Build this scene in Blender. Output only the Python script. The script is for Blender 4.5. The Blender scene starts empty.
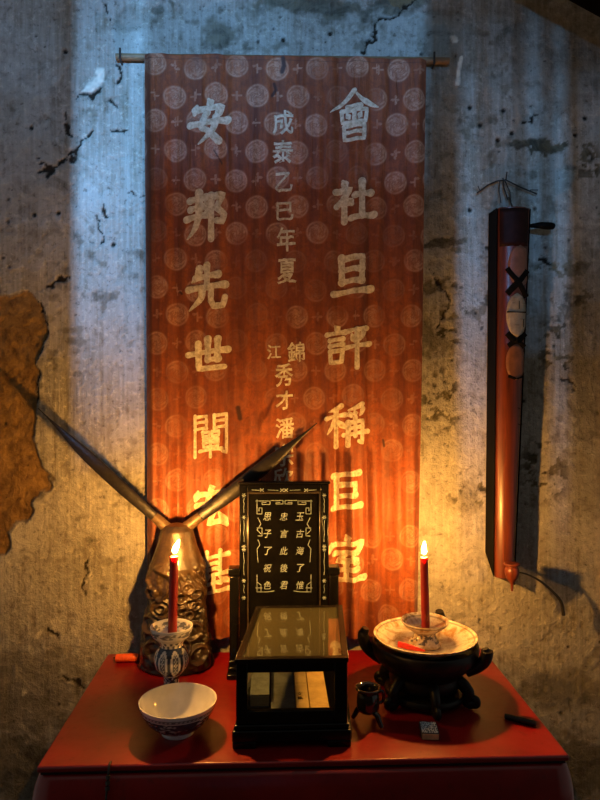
import bpy, bmesh, math, random
import numpy as np
from mathutils import Vector, Matrix
R = math.radians
PI = math.pi
random.seed(7)
sc = bpy.context.scene
COL = sc.collection

# ------------------------------------------------------------------ camera
TH = R(2.25)                       # the camera looks a little to the right
F = 660.0                          # focal length in pixels of the 600x800 frame
CAMZ = 1.52
cd = bpy.data.cameras.new('camera')
cd.sensor_fit = 'AUTO'; cd.sensor_width = 36.0
cd.lens = 36.0 * F / 800.0
cd.shift_y = -10.0 / 800.0
cd.clip_start = 0.02
cam = bpy.data.objects.new('camera', cd); COL.objects.link(cam)
cam.location = (0, 0, CAMZ); cam.rotation_euler = (R(90), 0, -TH)
sc.camera = cam

# ------------------------------------------------------------------ world, lights, exposure
sc.view_settings.view_transform = 'Standard'
sc.view_settings.look = 'None'
sc.view_settings.gamma = 1.0
sc.view_settings.use_curve_mapping = False
sc.view_settings.exposure = 0.0
sc.cycles.sample_clamp_indirect = 3.0
sc.cycles.use_denoising = True
sc.cycles.caustics_reflective = False
sc.cycles.caustics_refractive = False

w = bpy.data.worlds.new('world'); sc.world = w; w.use_nodes = True
w.node_tree.nodes['Background'].inputs[0].default_value = (1.0, 0.95, 0.84, 1)
w.node_tree.nodes['Background'].inputs[1].default_value = 0.13

LP = Vector((-0.35, -5.0, 2.7))    # daylight from the yard, cut into strips by the unseen added blocker
DAYLIGHT = 1000.0
ld = bpy.data.lights.new('daylight', 'AREA'); ld.shape = 'RECTANGLE'
ld.size = 0.05; ld.size_y = 1.0; ld.energy = DAYLIGHT; ld.color = (0.20, 0.50, 1.0)
lo = bpy.data.objects.new('daylight', ld); COL.objects.link(lo)
lo.location = LP
lo.rotation_euler = (Vector((0.0, 1.85, 1.9)) - LP).to_track_quat('-Z', 'Y').to_euler()

FLAME = 5600.0                     # candle flame radiance

# ------------------------------------------------------------------ projection helpers
fx, fy = math.sin(TH), math.cos(TH)
def ray(px, py):
    a = (px - 300.0) / F; b = (390.0 - py) / F
    return Vector((fx + a * fy, fy - a * fx, b))
def at_y(px, py, y):               # the point of a pixel's ray in the plane Y = y
    d = ray(px, py); t = y / d.y
    return Vector((d.x * t, y, CAMZ + d.z * t))
def at_z(px, py, z):
    d = ray(px, py); t = (z - CAMZ) / d.z
    return Vector((d.x * t, d.y * t, z))
def proj(X, Y, Z):                 # numpy: world -> pixel
    dep = X * fx + Y * fy
    return 300 + F * (X * fy - Y * fx) / dep, 390 - F * (Z - CAMZ) / dep
YW = 1.85                          # plane of the plaster wall
TZ = 0.80                          # table top height

# ------------------------------------------------------------------ numpy noise
_rs = np.random.RandomState(3)
_lat = _rs.rand(256, 256)
def vnoise(x, y):
    xi = np.floor(x).astype(int); yi = np.floor(y).astype(int)
    xf = x - xi; yf = y - yi
    u = xf * xf * (3 - 2 * xf); v = yf * yf * (3 - 2 * yf)
    g = lambda a, b: _lat[a % 256, b % 256]
    return (g(xi, yi) * (1 - u) + g(xi + 1, yi) * u) * (1 - v) + (g(xi, yi + 1) * (1 - u) + g(xi + 1, yi + 1) * u) * v
def fbm(x, y, o=4):
    s = 0; a = 0.5; t = 0
    for k in range(o):
        s = s + a * vnoise(x * 2 ** k + 17.3 * k, y * 2 ** k + 9.1 * k); t += a; a *= 0.5
    return s / t
def sstep(a, b, x):
    t = np.clip((x - a) / (b - a), 0, 1)
    return t * t * (3 - 2 * t)

# ------------------------------------------------------------------ object helpers
def tag(o, label, cat, group=None):
    o['label'] = label; o['category'] = cat
    if group: o['group'] = group
    return o
def struct(o):
    o['kind'] = 'structure'; return o
def empty(name, loc, label, cat, rz=0, group=None):
    o = bpy.data.objects.new(name, None); COL.objects.link(o)
    o.location = loc; o.rotation_euler = (0, 0, rz); o.empty_display_size = 0.05
    return tag(o, label, cat, group)
def link(name, me, mat, parent=None, loc=(0, 0, 0), rot=(0, 0, 0)):
    o = bpy.data.objects.new(name, me); COL.objects.link(o)
    if mat is not None:
        me.materials.clear(); me.materials.append(mat)
    o.parent = parent; o.location = loc; o.rotation_euler = rot
    return o
def smooth(me, ang=40):
    me.polygons.foreach_set('use_smooth', [True] * len(me.polygons))
    try: me.set_sharp_from_angle(angle=R(ang))
    except Exception: pass
def obj(name, bm, mat, parent=None, loc=(0, 0, 0), rot=(0, 0, 0), bevel=0.0, seg=2, ang=40):
    me = bpy.data.meshes.new(name)
    bmesh.ops.recalc_face_normals(bm, faces=bm.faces[:])
    bm.to_mesh(me); bm.free(); smooth(me, ang)
    o = link(name, me, mat, parent, loc, rot)
    if bevel > 0:
        m = o.modifiers.new('bevel', 'BEVEL'); m.width = bevel; m.segments = seg; m.limit_method = 'ANGLE'; m.angle_limit = R(35)
    return o
def grid_mesh(name, V, nu, nv, wrap=False, flip=False):
    """V: (nv*nu, 3) rows of nu"""
    me = bpy.data.meshes.new(name)
    j, i = np.meshgrid(np.arange(nv - 1), np.arange(nu if wrap else nu - 1), indexing='ij')
    i2 = (i + 1) % nu
    q = np.stack([j * nu + i, j * nu + i2, (j + 1) * nu + i2, (j + 1) * nu + i], -1).reshape(-1, 4)
    if flip: q = q[:, ::-1]
    me.vertices.add(len(V)); me.vertices.foreach_set('co', np.ascontiguousarray(V, dtype=np.float32).ravel())
    n = len(q)
    me.loops.add(n * 4); me.loops.foreach_set('vertex_index', q.ravel().astype(np.int32))
    me.polygons.add(n)
    me.polygons.foreach_set('loop_start', np.arange(0, n * 4, 4, dtype=np.int32))
    me.polygons.foreach_set('loop_total', np.full(n, 4, dtype=np.int32))
    me.update(calc_edges=True); me.validate()
    me.polygons.foreach_set('use_smooth', [True] * n)
    return me
def attr(me, name, vals):
    a = me.attributes.new(name, 'FLOAT', 'POINT')
    a.data.foreach_set('value', np.ascontiguousarray(vals, dtype=np.float32).ravel())
def box(bm, x0, x1, y0, y1, z0, z1, M=None):
    vs = [bm.verts.new((x, y, z)) for z in (z0, z1) for y in (y0, y1) for x in (x0, x1)]
    for f in ((0, 2, 3, 1), (4, 5, 7, 6), (0, 1, 5, 4), (2, 6, 7, 3), (0, 4, 6, 2), (1, 3, 7, 5)):
        bm.faces.new([vs[k] for k in f])
    if M is not None:
        for v in vs: v.co = M @ v.co
    return vs
def tube(bm, pts, rad, seg=12, flat=1.0, up=None, cap=True):
    pts = [Vector(p) for p in pts]
    if not hasattr(rad, '__len__'): rad = [rad] * len(pts)
    rings = []; prev = None
    for k, p in enumerate(pts):
        t = (pts[min(k + 1, len(pts) - 1)] - pts[max(k - 1, 0)]).normalized()
        ref = Vector(up) if up else (prev if prev else (Vector((0, 0, 1)) if abs(t.z) < .9 else Vector((1, 0, 0))))
        n = (ref - t * ref.dot(t)).normalized(); b = t.cross(n)
        prev = n
        rings.append([bm.verts.new(p + (n * math.cos(2 * PI * s / seg) + b * flat * math.sin(2 * PI * s / seg)) * rad[k]) for s in range(seg)])
    for a, b_ in zip(rings, rings[1:]):
        for s in range(seg):
            bm.faces.new((a[s], a[(s + 1) % seg], b_[(s + 1) % seg], b_[s]))
    if cap:
        bm.faces.new(rings[0][::-1]); bm.faces.new(rings[-1])
def spline(pts, n):
    P = [Vector(p) for p in pts]; out = []
    m = len(P) - 1
    for k in range(n + 1):
        t = k / n * m; i = min(int(t), m - 1); f = t - i
        p0, p1, p2, p3 = P[max(i - 1, 0)], P[i], P[i + 1], P[min(i + 2, m)]
        out.append(0.5 * ((2 * p1) + (p2 - p0) * f + (2 * p0 - 5 * p1 + 4 * p2 - p3) * f * f + (3 * p1 - p0 - 3 * p2 + p3) * f ** 3))
    return out
def resample(prof, n):
    P = np.array(prof, float)
    d = np.r_[0, np.cumsum(np.hypot(*np.diff(P, axis=0).T))]
    t = np.linspace(0, d[-1], n)
    t = np.unique(np.r_[t, d])
    return np.stack([np.interp(t, d, P[:, 0]), np.interp(t, d, P[:, 1])], -1), t / d[-1]
def smooth_prof(prof, n=80):
    s = spline([(a, b, 0) for a, b in prof], n)
    return [(max(p.x, 0.0), p.y) for p in s]
def lathe(name, prof, mat, parent=None, loc=(0, 0, 0), seg=64, n=0, mask=None, rot=(0, 0, 0), rfun=None, ang=40):
    """prof: (r, z) going from the axis below round to the axis above / inside"""
    if n: P, t = resample(prof, n)
    else:
        P = np.array(prof, float); t = np.linspace(0, 1, len(P))
    th = np.arange(seg) * 2 * PI / seg
    Rr = np.repeat(P[:, :1], seg, 1); Zz = np.repeat(P[:, 1:], seg, 1); T = np.repeat(t[:, None], seg, 1)
    Th = np.repeat(th[None, :], len(P), 0)
    if rfun is not None: Rr = Rr * rfun(Th, Zz)
    V = np.stack([Rr * np.cos(Th), Rr * np.sin(Th), Zz], -1).reshape(-1, 3)
    me = grid_mesh(name, V, seg, len(P), wrap=True)
    if mask is not None: attr(me, 'mask', mask(Th, Zz, T, Rr))
    try: me.set_sharp_from_angle(angle=R(ang))
    except Exception: pass
    return link(name, me, mat, parent, loc, rot)

# ------------------------------------------------------------------ material helpers
class NT:
    def __init__(s, name):
        s.m = bpy.data.materials.new(name); s.m.use_nodes = True
        s.t = s.m.node_tree; s.n = s.t.nodes; s.b = s.n['Principled BSDF']
    def node(s, typ, **kw):
        n = s.n.new(typ)
        for k, v in kw.items(): setattr(n, k, v)
        return n
    def put(s, sock, v):
        if hasattr(v, 'is_output'): s.t.links.new(v, sock)
        else: sock.default_value = v
    def attr(s, name): return s.node('ShaderNodeAttribute', attribute_name=name).outputs['Fac']
    def coord(s, scale=(1, 1, 1), kind='Object', loc=(0, 0, 0)):
        tc = s.node('ShaderNodeTexCoord'); mp = s.node('ShaderNodeMapping')
        s.t.links.new(tc.outputs[kind], mp.inputs[0]); mp.inputs['Scale'].default_value = scale; mp.inputs['Location'].default_value = loc
        return mp.outputs[0]
    def noise(s, scale, vec=None, detail=6, rough=0.6, dist=0.0, out='Fac'):
        n = s.node('ShaderNodeTexNoise'); n.inputs['Scale'].default_value = scale; n.inputs['Detail'].default_value = detail
        n.inputs['Roughness'].default_value = rough; n.inputs['Distortion'].default_value = dist
        if vec is not None: s.t.links.new(vec, n.inputs['Vector'])
        return n.outputs[out]
    def ramp(s, v, *stops):
        n = s.node('ShaderNodeValToRGB'); e = n.color_ramp.elements
        while len(e) < len(stops): e.new(0.5)
        for k, (p, c) in enumerate(stops):
            e[k].position = p; e[k].color = (c, c, c, 1) if not hasattr(c, '__len__') else (*c, 1)
        s.t.links.new(v, n.inputs[0]); return n.outputs[0]
    def mix(s, f, a, b, mode='MIX'):
        n = s.node('ShaderNodeMix', data_type='RGBA', blend_type=mode)
        s.put(n.inputs[0], f)
        for k, v in ((6, a), (7, b)):
            s.put(n.inputs[k], v if hasattr(v, 'is_output') else (*v, 1))
        return n.outputs[2]
    def math(s, op, a, b=0.0, clamp=False):
        n = s.node('ShaderNodeMath', operation=op, use_clamp=clamp); s.put(n.inputs[0], a); s.put(n.inputs[1], b); return n.outputs[0]
    def bump(s, h, strength=0.3, dist=0.01, prev=None):
        n = s.node('ShaderNodeBump'); n.inputs['Strength'].default_value = strength; n.inputs['Distance'].default_value = dist
        s.t.links.new(h, n.inputs['Height'])
        if prev is not None: s.t.links.new(prev, n.inputs['Normal'])
        return n.outputs[0]
    def set(s, **kw):
        names = dict(color='Base Color', rough='Roughness', metal='Metallic', normal='Normal', coat='Coat Weight', coat_rough='Coat Roughness',
                     spec='Specular IOR Level', sheen='Sheen Weight', sss='Subsurface Weight', emit='Emission Color', estr='Emission Strength')
        for k, v in kw.items():
            i = s.b.inputs[names[k]]
            if not hasattr(v, 'is_output') and hasattr(v, '__len__') and len(v) == 3: v = (*v, 1)
            s.put(i, v)
        return s.m
def simple(name, color, rough=0.5, var=0.25, scale=40, bump=0.0, stretch=(1, 1, 1), **kw):
    t = NT(name); v = t.coord(stretch)
    f = t.noise(scale, v)
    c = t.mix(t.ramp(f, (0.3, 0.0), (0.7, 1.0)), tuple(x * (1 - var) for x in color), tuple(min(1, x * (1 + var)) for x in color))
    if bump: kw['normal'] = t.bump(f, bump, 0.004)
    return t.set(color=c, rough=rough, **kw)

M = {}
# plaster ---------------------------------------------------------------
t = NT('old_plaster')
v = t.coord((1, 1, 1))
blot = t.noise(2.3, v, 5, 0.62, 0.4)
strk = t.noise(1.0, t.coord((95, 1, 5)), 4, 0.6)
fine = t.noise(60, v, 6, 0.7)
mid = t.noise(14, v, 5, 0.65, 1.2)
base = t.mix(t.ramp(blot, (0.34, 0.0), (0.64, 1.0)), (0.225, 0.205, 0.150), (0.43, 0.42, 0.375))
base = t.mix(t.math('MULTIPLY', t.ramp(mid, (0.34, 1.0), (0.50, 0.0)), 0.75), base, (0.19, 0.16, 0.105))
base = t.mix(t.math('MULTIPLY', t.ramp(strk, (0.35, 0.0), (0.68, 1.0)), 0.45), base, (0.60, 0.60, 0.56))
base = t.mix(t.math('MULTIPLY', t.ramp(fine, (0.30, 1.0), (0.44, 0.0)), 0.75), base, (0.07, 0.055, 0.035))
base = t.mix(t.math('MULTIPLY', t.ramp(fine, (0.54, 0.0), (0.66, 1.0)), 0.5), base, (0.74, 0.70, 0.58))
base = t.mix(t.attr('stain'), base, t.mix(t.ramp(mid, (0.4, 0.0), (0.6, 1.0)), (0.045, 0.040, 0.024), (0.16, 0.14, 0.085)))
base = t.mix(t.attr('flake'), base, (0.84, 0.81, 0.68))
mudc = t.mix(t.ramp(t.noise(30, v, 8, 0.72), (0.3, 0.0), (0.7, 1.0)), (0.115, 0.058, 0.016), (0.36, 0.215, 0.070))
base = t.mix(t.attr('mud'), base, mudc)
base = t.mix(t.attr('crack'), base, (0.022, 0.016, 0.010))
n1 = t.bump(strk, 0.5, 0.004); n2 = t.bump(mid, 0.6, 0.012, n1); n3 = t.bump(fine, 1.0, 0.008, n2)
M['plaster'] = t.set(color=base, rough=0.85, normal=n3, spec=0.25)

# banner silk -----------------------------------------------------------
t = NT('brown_silk')
v = t.coord((1, 1, 1))
slub = t.noise(1.0, t.coord((30, 1, 3)), 5, 0.65)
mott = t.noise(55, v, 6, 0.75, 0.8)
base = t.mix(t.ramp(slub, (0.3, 0.0), (0.7, 1.0)), (0.13, 0.027, 0.008), (0.40, 0.100, 0.022))
base = t.mix(t.math('MULTIPLY', t.ramp(mott, (0.42, 0.0), (0.60, 1.0)), 0.55), base, (0.12, 0.026, 0.010))
base = t.mix(t.math('MULTIPLY', t.attr('motif'), t.ramp(mott, (0.35, 0.25), (0.6, 0.65))), base, (0.72, 0.42, 0.28))
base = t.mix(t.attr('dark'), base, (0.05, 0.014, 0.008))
rr = t.math('SUBTRACT', 0.55, t.math('MULTIPLY', t.attr('motif'), 0.2))
M['silk'] = t.set(color=base, rough=rr, normal=t.bump(mott, 0.3, 0.002, t.bump(slub, 0.6, 0.012)), sheen=0.15, spec=0.4)
t = NT('cream_lettering')
v = t.coord((1, 1, 1)); f = t.noise(90, v, 5, 0.7)
M['letter'] = t.set(color=t.mix(t.ramp(f, (0.33, 0.0), (0.6, 1.0)), (0.42, 0.33, 0.20), (0.80, 0.74, 0.60)), rough=0.7)
M['pole'] = simple('weathered_pole', (0.20, 0.125, 0.06), 0.6, 0.4, 60, 0.3, (1, 8, 8))
M['iron'] = simple('dark_iron', (0.02, 0.018, 0.016), 0.45, 0.3, 60, 0.2)

# lacquers --------------------------------------------------------------
t = NT('red_lacquer')
v = t.coord((1, 1, 1)); f = t.noise(5, v, 6, 0.6, 0.5); g = t.noise(45, v, 6, 0.7)
c = t.mix(t.ramp(f, (0.35, 0.0), (0.65, 1.0)), (0.155, 0.0024, 0.004), (0.26, 0.0060, 0.007))
c = t.mix(t.math('MULTIPLY', t.ramp(g, (0.30, 1.0), (0.42, 0.0)), 0.6), c, (0.08, 0.006, 0.004))
M['red'] = t.set(color=c, rough=t.ramp(g, (0.3, 0.42), (0.7, 0.30)), normal=t.bump(g, 0.05, 0.003), coat=0.25, coat_rough=0.2)
M['black'] = simple('black_lacquer', (0.0035, 0.0034, 0.0032), 0.22, 0.4, 30, 0.03, coat=0.0, spec=0.22)
M['blackmatte'] = simple('black_carved_wood', (0.0055, 0.0045, 0.0035), 0.42, 0.4, 60, 0.25, spec=0.35)
M['nacre'] = simple('mother_of_pearl', (0.22, 0.28, 0.32), 0.35, 0.5, 180)
M['seam'] = simple('dark_groove', (0.012, 0.004, 0.004), 0.7)
M['wax'] = simple('red_wax', (0.34, 0.022, 0.014), 0.38, 0.12, 30, 0.08, sss=0.15)
M['waxorange'] = simple('orange_wax', (0.85, 0.12, 0.015), 0.35, 0.2, 90)
M['waxred'] = simple('scarlet_wax', (0.70, 0.03, 0.015), 0.35, 0.15, 90)
M['wick'] = simple('charred_wick', (0.02, 0.015, 0.012), 0.9)
t = NT('candle_flame')
M['flame'] = t.set(color=(1, 0.7, 0.3), emit=(1.0, 0.43, 0.075), estr=FLAME)

# blue and white porcelain ---------------------------------------------
t = NT('blue_white_porcelain')
v = t.coord((1, 1, 1)); f = t.noise(25, v, 5, 0.6)
wht = t.mix(t.ramp(f, (0.3, 0.0), (0.7, 1.0)), (0.62, 0.62, 0.59), (0.80, 0.80, 0.77))
blu = t.mix(t.ramp(t.noise(70, v, 4, 0.6), (0.35, 0.0), (0.65, 1.0)), (0.009, 0.013, 0.030), (0.035, 0.05, 0.095))
M['porcelain'] = t.set(color=t.mix(t.attr('mask'), wht, blu), rough=0.16, coat=0.4)
t = NT('stained_crackle_porcelain')
v = t.coord((1, 1, 1)); f = t.noise(38, v, 6, 0.7, 0.8)
wht = t.mix(t.ramp(f, (0.38, 0.0), (0.58, 1.0)), (0.38, 0.235, 0.095), (0.74, 0.68, 0.55))
M['stained'] = t.set(color=t.mix(t.attr('mask'), wht, (0.05, 0.05, 0.07)), rough=0.22, coat=0.3)

# woods ----------------------------------------------------------------
t = NT('red_brown_hardwood')
v = t.coord((40, 40, 2.0)); f = t.noise(1.0, v, 6, 0.65, 0.6); g = t.noise(120, t.coord((1, 1, 0.1)), 4)
c = t.mix(t.ramp(f, (0.3, 0.0), (0.7, 1.0)), (0.035, 0.008, 0.005), (0.19, 0.036, 0.014))
c = t.mix(t.math('MULTIPLY', t.ramp(g, (0.35, 1.0), (0.5, 0.0)), 0.5), c, (0.04, 0.010, 0.006))
M['rosewood'] = t.set(color=c, rough=0.36, coat=0.12, coat_rough=0.2, normal=t.bump(g, 0.08, 0.002))
M['darkwood'] = simple('dark_side_wood', (0.003, 0.0026, 0.0024), 0.7, 0.4, 30, 0.2, (1, 1, .2), spec=0.08)
t = NT('carved_brown_wood')
v = t.coord((1, 1, 1)); f = t.noise(24, v, 6, 0.7, 0.5); g = t.noise(1.0, t.coord((90, 90, 14)), 5, 0.6)
c = t.mix(t.ramp(f, (0.32, 0.0), (0.68, 1.0)), (0.010, 0.0065, 0.004), (0.062, 0.036, 0.015))
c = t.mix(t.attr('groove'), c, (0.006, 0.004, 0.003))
M['carved'] = t.set(color=c, rough=0.36, normal=t.bump(g, 0.3, 0.003, t.bump(f, 0.3, 0.006)), coat=0.3)
M['horn'] = simple('dark_horn', (0.014, 0.012, 0.013), 0.36, 0.55, 1.0, 0.35, (120, 120, 120), coat=0.0)
M['hornroot'] = simple('pale_horn_root', (0.085, 0.052, 0.026), 0.42, 0.55, 70, 0.3)
M['beam'] = simple('near_black_timber', (0.0022, 0.0018, 0.0015), 0.95, 0.4, 20, 0.3, (0.3, 4, 4), spec=0.05)
M['floor'] = simple('worn_floor_tile', (0.13, 0.085, 0.06), 0.7, 0.3, 6, 0.1)
M['blocker'] = simple('blocker_brown', (0.10, 0.06, 0.035), 0.7, 0.3, 6, 0.2, (4, 1, .4))  # colour of the unseen blocker added to shape the daylight

# glass ----------------------------------------------------------------
m = bpy.data.materials.new('clear_pane'); m.use_nodes = True; nt = m.node_tree; nt.nodes.remove(nt.nodes['Principled BSDF'])
tr = nt.nodes.new('ShaderNodeBsdfTransparent'); tr.inputs[0].default_value = (0.86, 0.88, 0.84, 1)
gl = nt.nodes.new('ShaderNodeBsdfGlossy'); gl.inputs['Roughness'].default_value = 0.03
lw = nt.nodes.new('ShaderNodeLayerWeight'); lw.inputs[0].default_value = 0.5
pw = nt.nodes.new('ShaderNodeMath'); pw.operation = 'POWER'; pw.inputs[1].default_value = 4.0
ma = nt.nodes.new('ShaderNodeMath'); ma.operation = 'MULTIPLY_ADD'; ma.inputs[1].default_value = 0.90; ma.inputs[2].default_value = 0.045; ma.name = 'reflectance'
mx = nt.nodes.new('ShaderNodeMixShader')
nt.links.new(lw.outputs['Facing'], pw.inputs[0]); nt.links.new(pw.outputs[0], ma.inputs[0])
nt.links.new(ma.outputs[0], mx.inputs[0]); nt.links.new(tr.outputs[0], mx.inputs[1]); nt.links.new(gl.outputs[0], mx.inputs[2])
nt.links.new(mx.outputs[0], nt.nodes['Material Output'].inputs[0])
M['glass'] = m
m2 = m.copy(); m2.name = 'greenish_lid_pane'
for n in m2.node_tree.nodes:
    if n.type == 'BSDF_TRANSPARENT': n.inputs[0].default_value = (0.80, 0.78, 0.68, 1)
    if n.name == 'reflectance': n.inputs[2].default_value = 0.20
    if n.type == 'BSDF_GLOSSY': n.inputs['Roughness'].default_value = 0.05
_t = m2.node_tree; _mix = next(n for n in _t.nodes if n.type == 'MIX_SHADER'); _out = next(n for n in _t.nodes if n.type == 'OUTPUT_MATERIAL')
_df = _t.nodes.new('ShaderNodeBsdfDiffuse'); _df.inputs[0].default_value = (0.26, 0.25, 0.14, 1)      # weak greenish diffuse layer over the lid glass
_m = _t.nodes.new('ShaderNodeMixShader'); _m.inputs[0].default_value = 0.10
_t.links.new(_mix.outputs[0], _m.inputs[1]); _t.links.new(_df.outputs[0], _m.inputs[2]); _t.links.new(_m.outputs[0], _out.inputs[0])
M['lidglass'] = m2

# ------------------------------------------------------------------ the setting
# plaster wall: a relief grid with peeled patches, cracks and holes
def seg_dist(px, py, pts):
    d = np.full(px.shape, 1e9)
    for (a, b), (c, e) in zip(pts, pts[1:]):
        L = (c - a) ** 2 + (e - b) ** 2 + 1e-9
        u = np.clip(((px - a) * (c - a) + (py - b) * (e - b)) / L, 0, 1)
        d = np.minimum(d, np.hypot(px - a - u * (c - a), py - b - u * (e - b)))
    return d
def in_poly(px, py, poly):
    ins = np.zeros(px.shape, bool); n = len(poly)
    for k in range(n):
        (x1, y1), (x2, y2) = poly[k], poly[(k + 1) % n]
        c = ((y1 > py) != (y2 > py)) & (px < (x2 - x1) * (py - y1) / ((y2 - y1) if y2 != y1 else 1e-9) + x1)
        ins ^= c
    return ins
def soft_poly(px, py, poly, wdt):
    d = seg_dist(px, py, poly + [poly[0]])
    s = np.where(in_poly(px, py, poly), d, -d)
    return sstep(-wdt, wdt, s)
xs = np.linspace(-1.10, 1.25, 630); zs = np.linspace(0.0, 2.95, 730)
X, Z = np.meshgrid(xs, zs)
PX, PY = proj(X, np.full_like(X, YW), Z)
wx = (fbm(PX / 14, PY / 14, 4) - .5) * 14; wy = (fbm(PX / 14 + 40, PY / 14 + 9, 4) - .5) * 14
ax, ay = PX + wx, PY + wy
mud = soft_poly(ax, ay, [(-80, 300), (10, 296), (26, 291), (40, 306), (46, 328), (40, 345), (37, 395), (36, 440), (38, 465), (52, 474), (48, 488), (36, 492), (34, 512), (26, 524), (16, 520), (6, 530), (9, 545), (4, 556), (-10, 558), (-80, 600)], 1.6)
mud = np.maximum(mud, soft_poly(ax, ay, [(385, -8), (414, -12), (418, 2), (402, 9), (392, 4)], 1.5) * .8)
white = soft_poly(ax, ay, [(80, 96), (86, 84), (95, 74), (98, 64), (103, 70), (101, 82), (92, 92)], 1.5)
white = np.maximum(white, 1 - sstep(1.4, 2.6, seg_dist(PX + wx * .2, PY, [(462, 58), (459, 70), (457, 84)])))
white = np.maximum(white, (1 - sstep(2, 3.5, seg_dist(ax, ay, [(455, 38), (458, 42)]))) * .9)
for (a, b, r) in ((56, 627, 5), (38, 634, 3.5), (74, 632, 3), (91, 572, 3), (88, 583, 2.5), (92, 633, 3), (25, 690, 3)):
    white = np.maximum(white, (1 - sstep(r * .6, r * 1.1, np.hypot(ax - a, (ay - b) * .75))) * .55)
cracks = [([(40, 172), (55, 168), (68, 160), (80, 145), (92, 133)], 1.3), ([(70, 163), (78, 148)], 2.0), ([(104, 2), (108, 12), (112, 20)], 1.0), ([(48, 287), (60, 283), (68, 278)], 1.9),
          ([(110, 132), (130, 128)], 1.0), ([(118, 60), (122, 72), (118, 84)], 1.4), ([(365, 52), (372, 38), (376, 22), (388, 16)], 1.5), ([(376, 22), (400, 12), (424, -4)], 1.0),
          ([(98, 216), (100, 236), (102, 242)], 1.0), ([(102, 206), (106, 217)], 1.3), ([(128, 192), (146, 195)], 1.1), ([(77, 96), (90, 97), (99, 90)], 1.8), ([(111, 98), (119, 108)], 1.8),
          ([(66, 113), (67, 134)], 1.4), ([(520, 123), (536, 116)], 0.9), ([(87, 562), (83, 575), (86, 592)], 1.2), ([(66, 675), (80, 686)], 1.6), ([(47, 628), (58, 637)], 1.3),
          ([(430, 268), (448, 300), (440, 330)], .8), ([(37, 300), (47, 325), (40, 350), (37, 400)], 0.9), ([(40, 160), (50, 172), (46, 178)], 1.8),
          ([(500, 468), (506, 500)], .7), ([(560, 380), (575, 385)], 1.2), ([(540, 262), (552, 266)], 1.3)]
crack = np.zeros_like(X)
w2x = (fbm(PX / 4, PY / 4, 2) - .5) * 5; w2y = (fbm(PX / 4 + 9, PY / 4 + 31, 2) - .5) * 5
for pts, wd in cracks:
    wv = .15 + 1.5 * vnoise(PX / 6, PY / 6)
    crack = np.maximum(crack, 1 - sstep(wd * .7, wd * 1.5, seg_dist(PX + wx * .8 + w2x, PY + wy * .8 + w2y, pts) / wv))
rs = np.random.RandomState(11)
holes = [(283, 40), (330, 34), (65, 52), (31, 128), (59, 213), (34, 215), (113, 244), (470, 108), (503, 111), (480, 125), (498, 140), (512, 133), (470, 210), (575, 135), (585, 118)]
for k in range(170):
    holes.append((rs.uniform(-40, 640), rs.uniform(-30, 760)))
for k, (a, b) in enumerate(holes):
    r = (2.6 if k < 15 else rs.uniform(.8, 2.1))
    crack = np.maximum(crack, (1 - sstep(r * .6, r * 1.2, np.hypot(PX + wx * .15 - a, PY + wy * .15 - b))) * (1 if k < 15 else .8))
stain = np.zeros_like(X)
def blob(a, b, ra, rb, s, hard=.35):
    global stain
    d = np.hypot((ax - a) / ra, (ay - b) / rb) + (fbm(PX / 7, PY / 6, 5) - .5) * (2.4 if rb < 15 and b > 60 else 1.1)
    if rb < 15 and b > 60: hard = .16
    stain = np.maximum(stain, s * (1 - sstep(1 - hard, 1 + hard, d)))
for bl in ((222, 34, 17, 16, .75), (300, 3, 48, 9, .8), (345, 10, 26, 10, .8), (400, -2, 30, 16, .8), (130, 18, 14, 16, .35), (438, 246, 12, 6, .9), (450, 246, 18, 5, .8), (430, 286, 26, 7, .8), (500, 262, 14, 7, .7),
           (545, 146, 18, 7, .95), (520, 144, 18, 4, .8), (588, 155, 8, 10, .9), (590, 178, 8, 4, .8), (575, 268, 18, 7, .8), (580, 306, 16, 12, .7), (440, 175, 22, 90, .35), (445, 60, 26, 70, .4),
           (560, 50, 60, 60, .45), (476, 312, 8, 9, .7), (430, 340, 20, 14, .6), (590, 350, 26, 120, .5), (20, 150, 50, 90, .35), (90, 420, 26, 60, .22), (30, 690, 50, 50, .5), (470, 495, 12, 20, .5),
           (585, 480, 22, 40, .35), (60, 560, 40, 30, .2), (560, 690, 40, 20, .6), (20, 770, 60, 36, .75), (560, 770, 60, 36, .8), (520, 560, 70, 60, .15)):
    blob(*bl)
stain = np.maximum(stain, .6 * sstep(.60, .74, fbm(PX / 13 + 5, PY / 11, 6)) * sstep(.40, .6, fbm(PX / 90, PY / 90, 3)))
speck = np.zeros_like(X)
for (a, b, ra, rb) in ((442, 246, 22, 7), (490, 250, 24, 9), (440, 288, 26, 12), (450, 312, 24, 9), (500, 300, 20, 30), (560, 268, 34, 8), (575, 300, 30, 18), (545, 146, 26, 9), (590, 165, 14, 24), (440, 340, 26, 26), (560, 350, 26, 40), (440, 400, 24, 40), (470, 490, 26, 24), (545, 470, 30, 40)):
    speck = np.maximum(speck, 1 - sstep(.5, 1.2, np.hypot((PX - a) / ra, (PY - b) / rb)))
stain = np.maximum(stain, sstep(.545, .60, fbm(PX / 6.5 + 80, PY / 5.5, 4)) * speck)
relief = 0.008 * (fbm(PX / 60, PY / 60, 4) - .5) + 0.004 * (fbm(PX / 9, PY / 12, 4) - .5)
edge = np.clip(1 - np.abs(mud - .5) * 2, 0, 1)
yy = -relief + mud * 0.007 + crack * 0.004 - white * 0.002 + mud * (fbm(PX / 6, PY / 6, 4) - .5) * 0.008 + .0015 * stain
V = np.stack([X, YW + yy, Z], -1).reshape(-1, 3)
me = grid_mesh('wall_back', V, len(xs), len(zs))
crk = np.maximum(crack, edge * .5)
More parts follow.
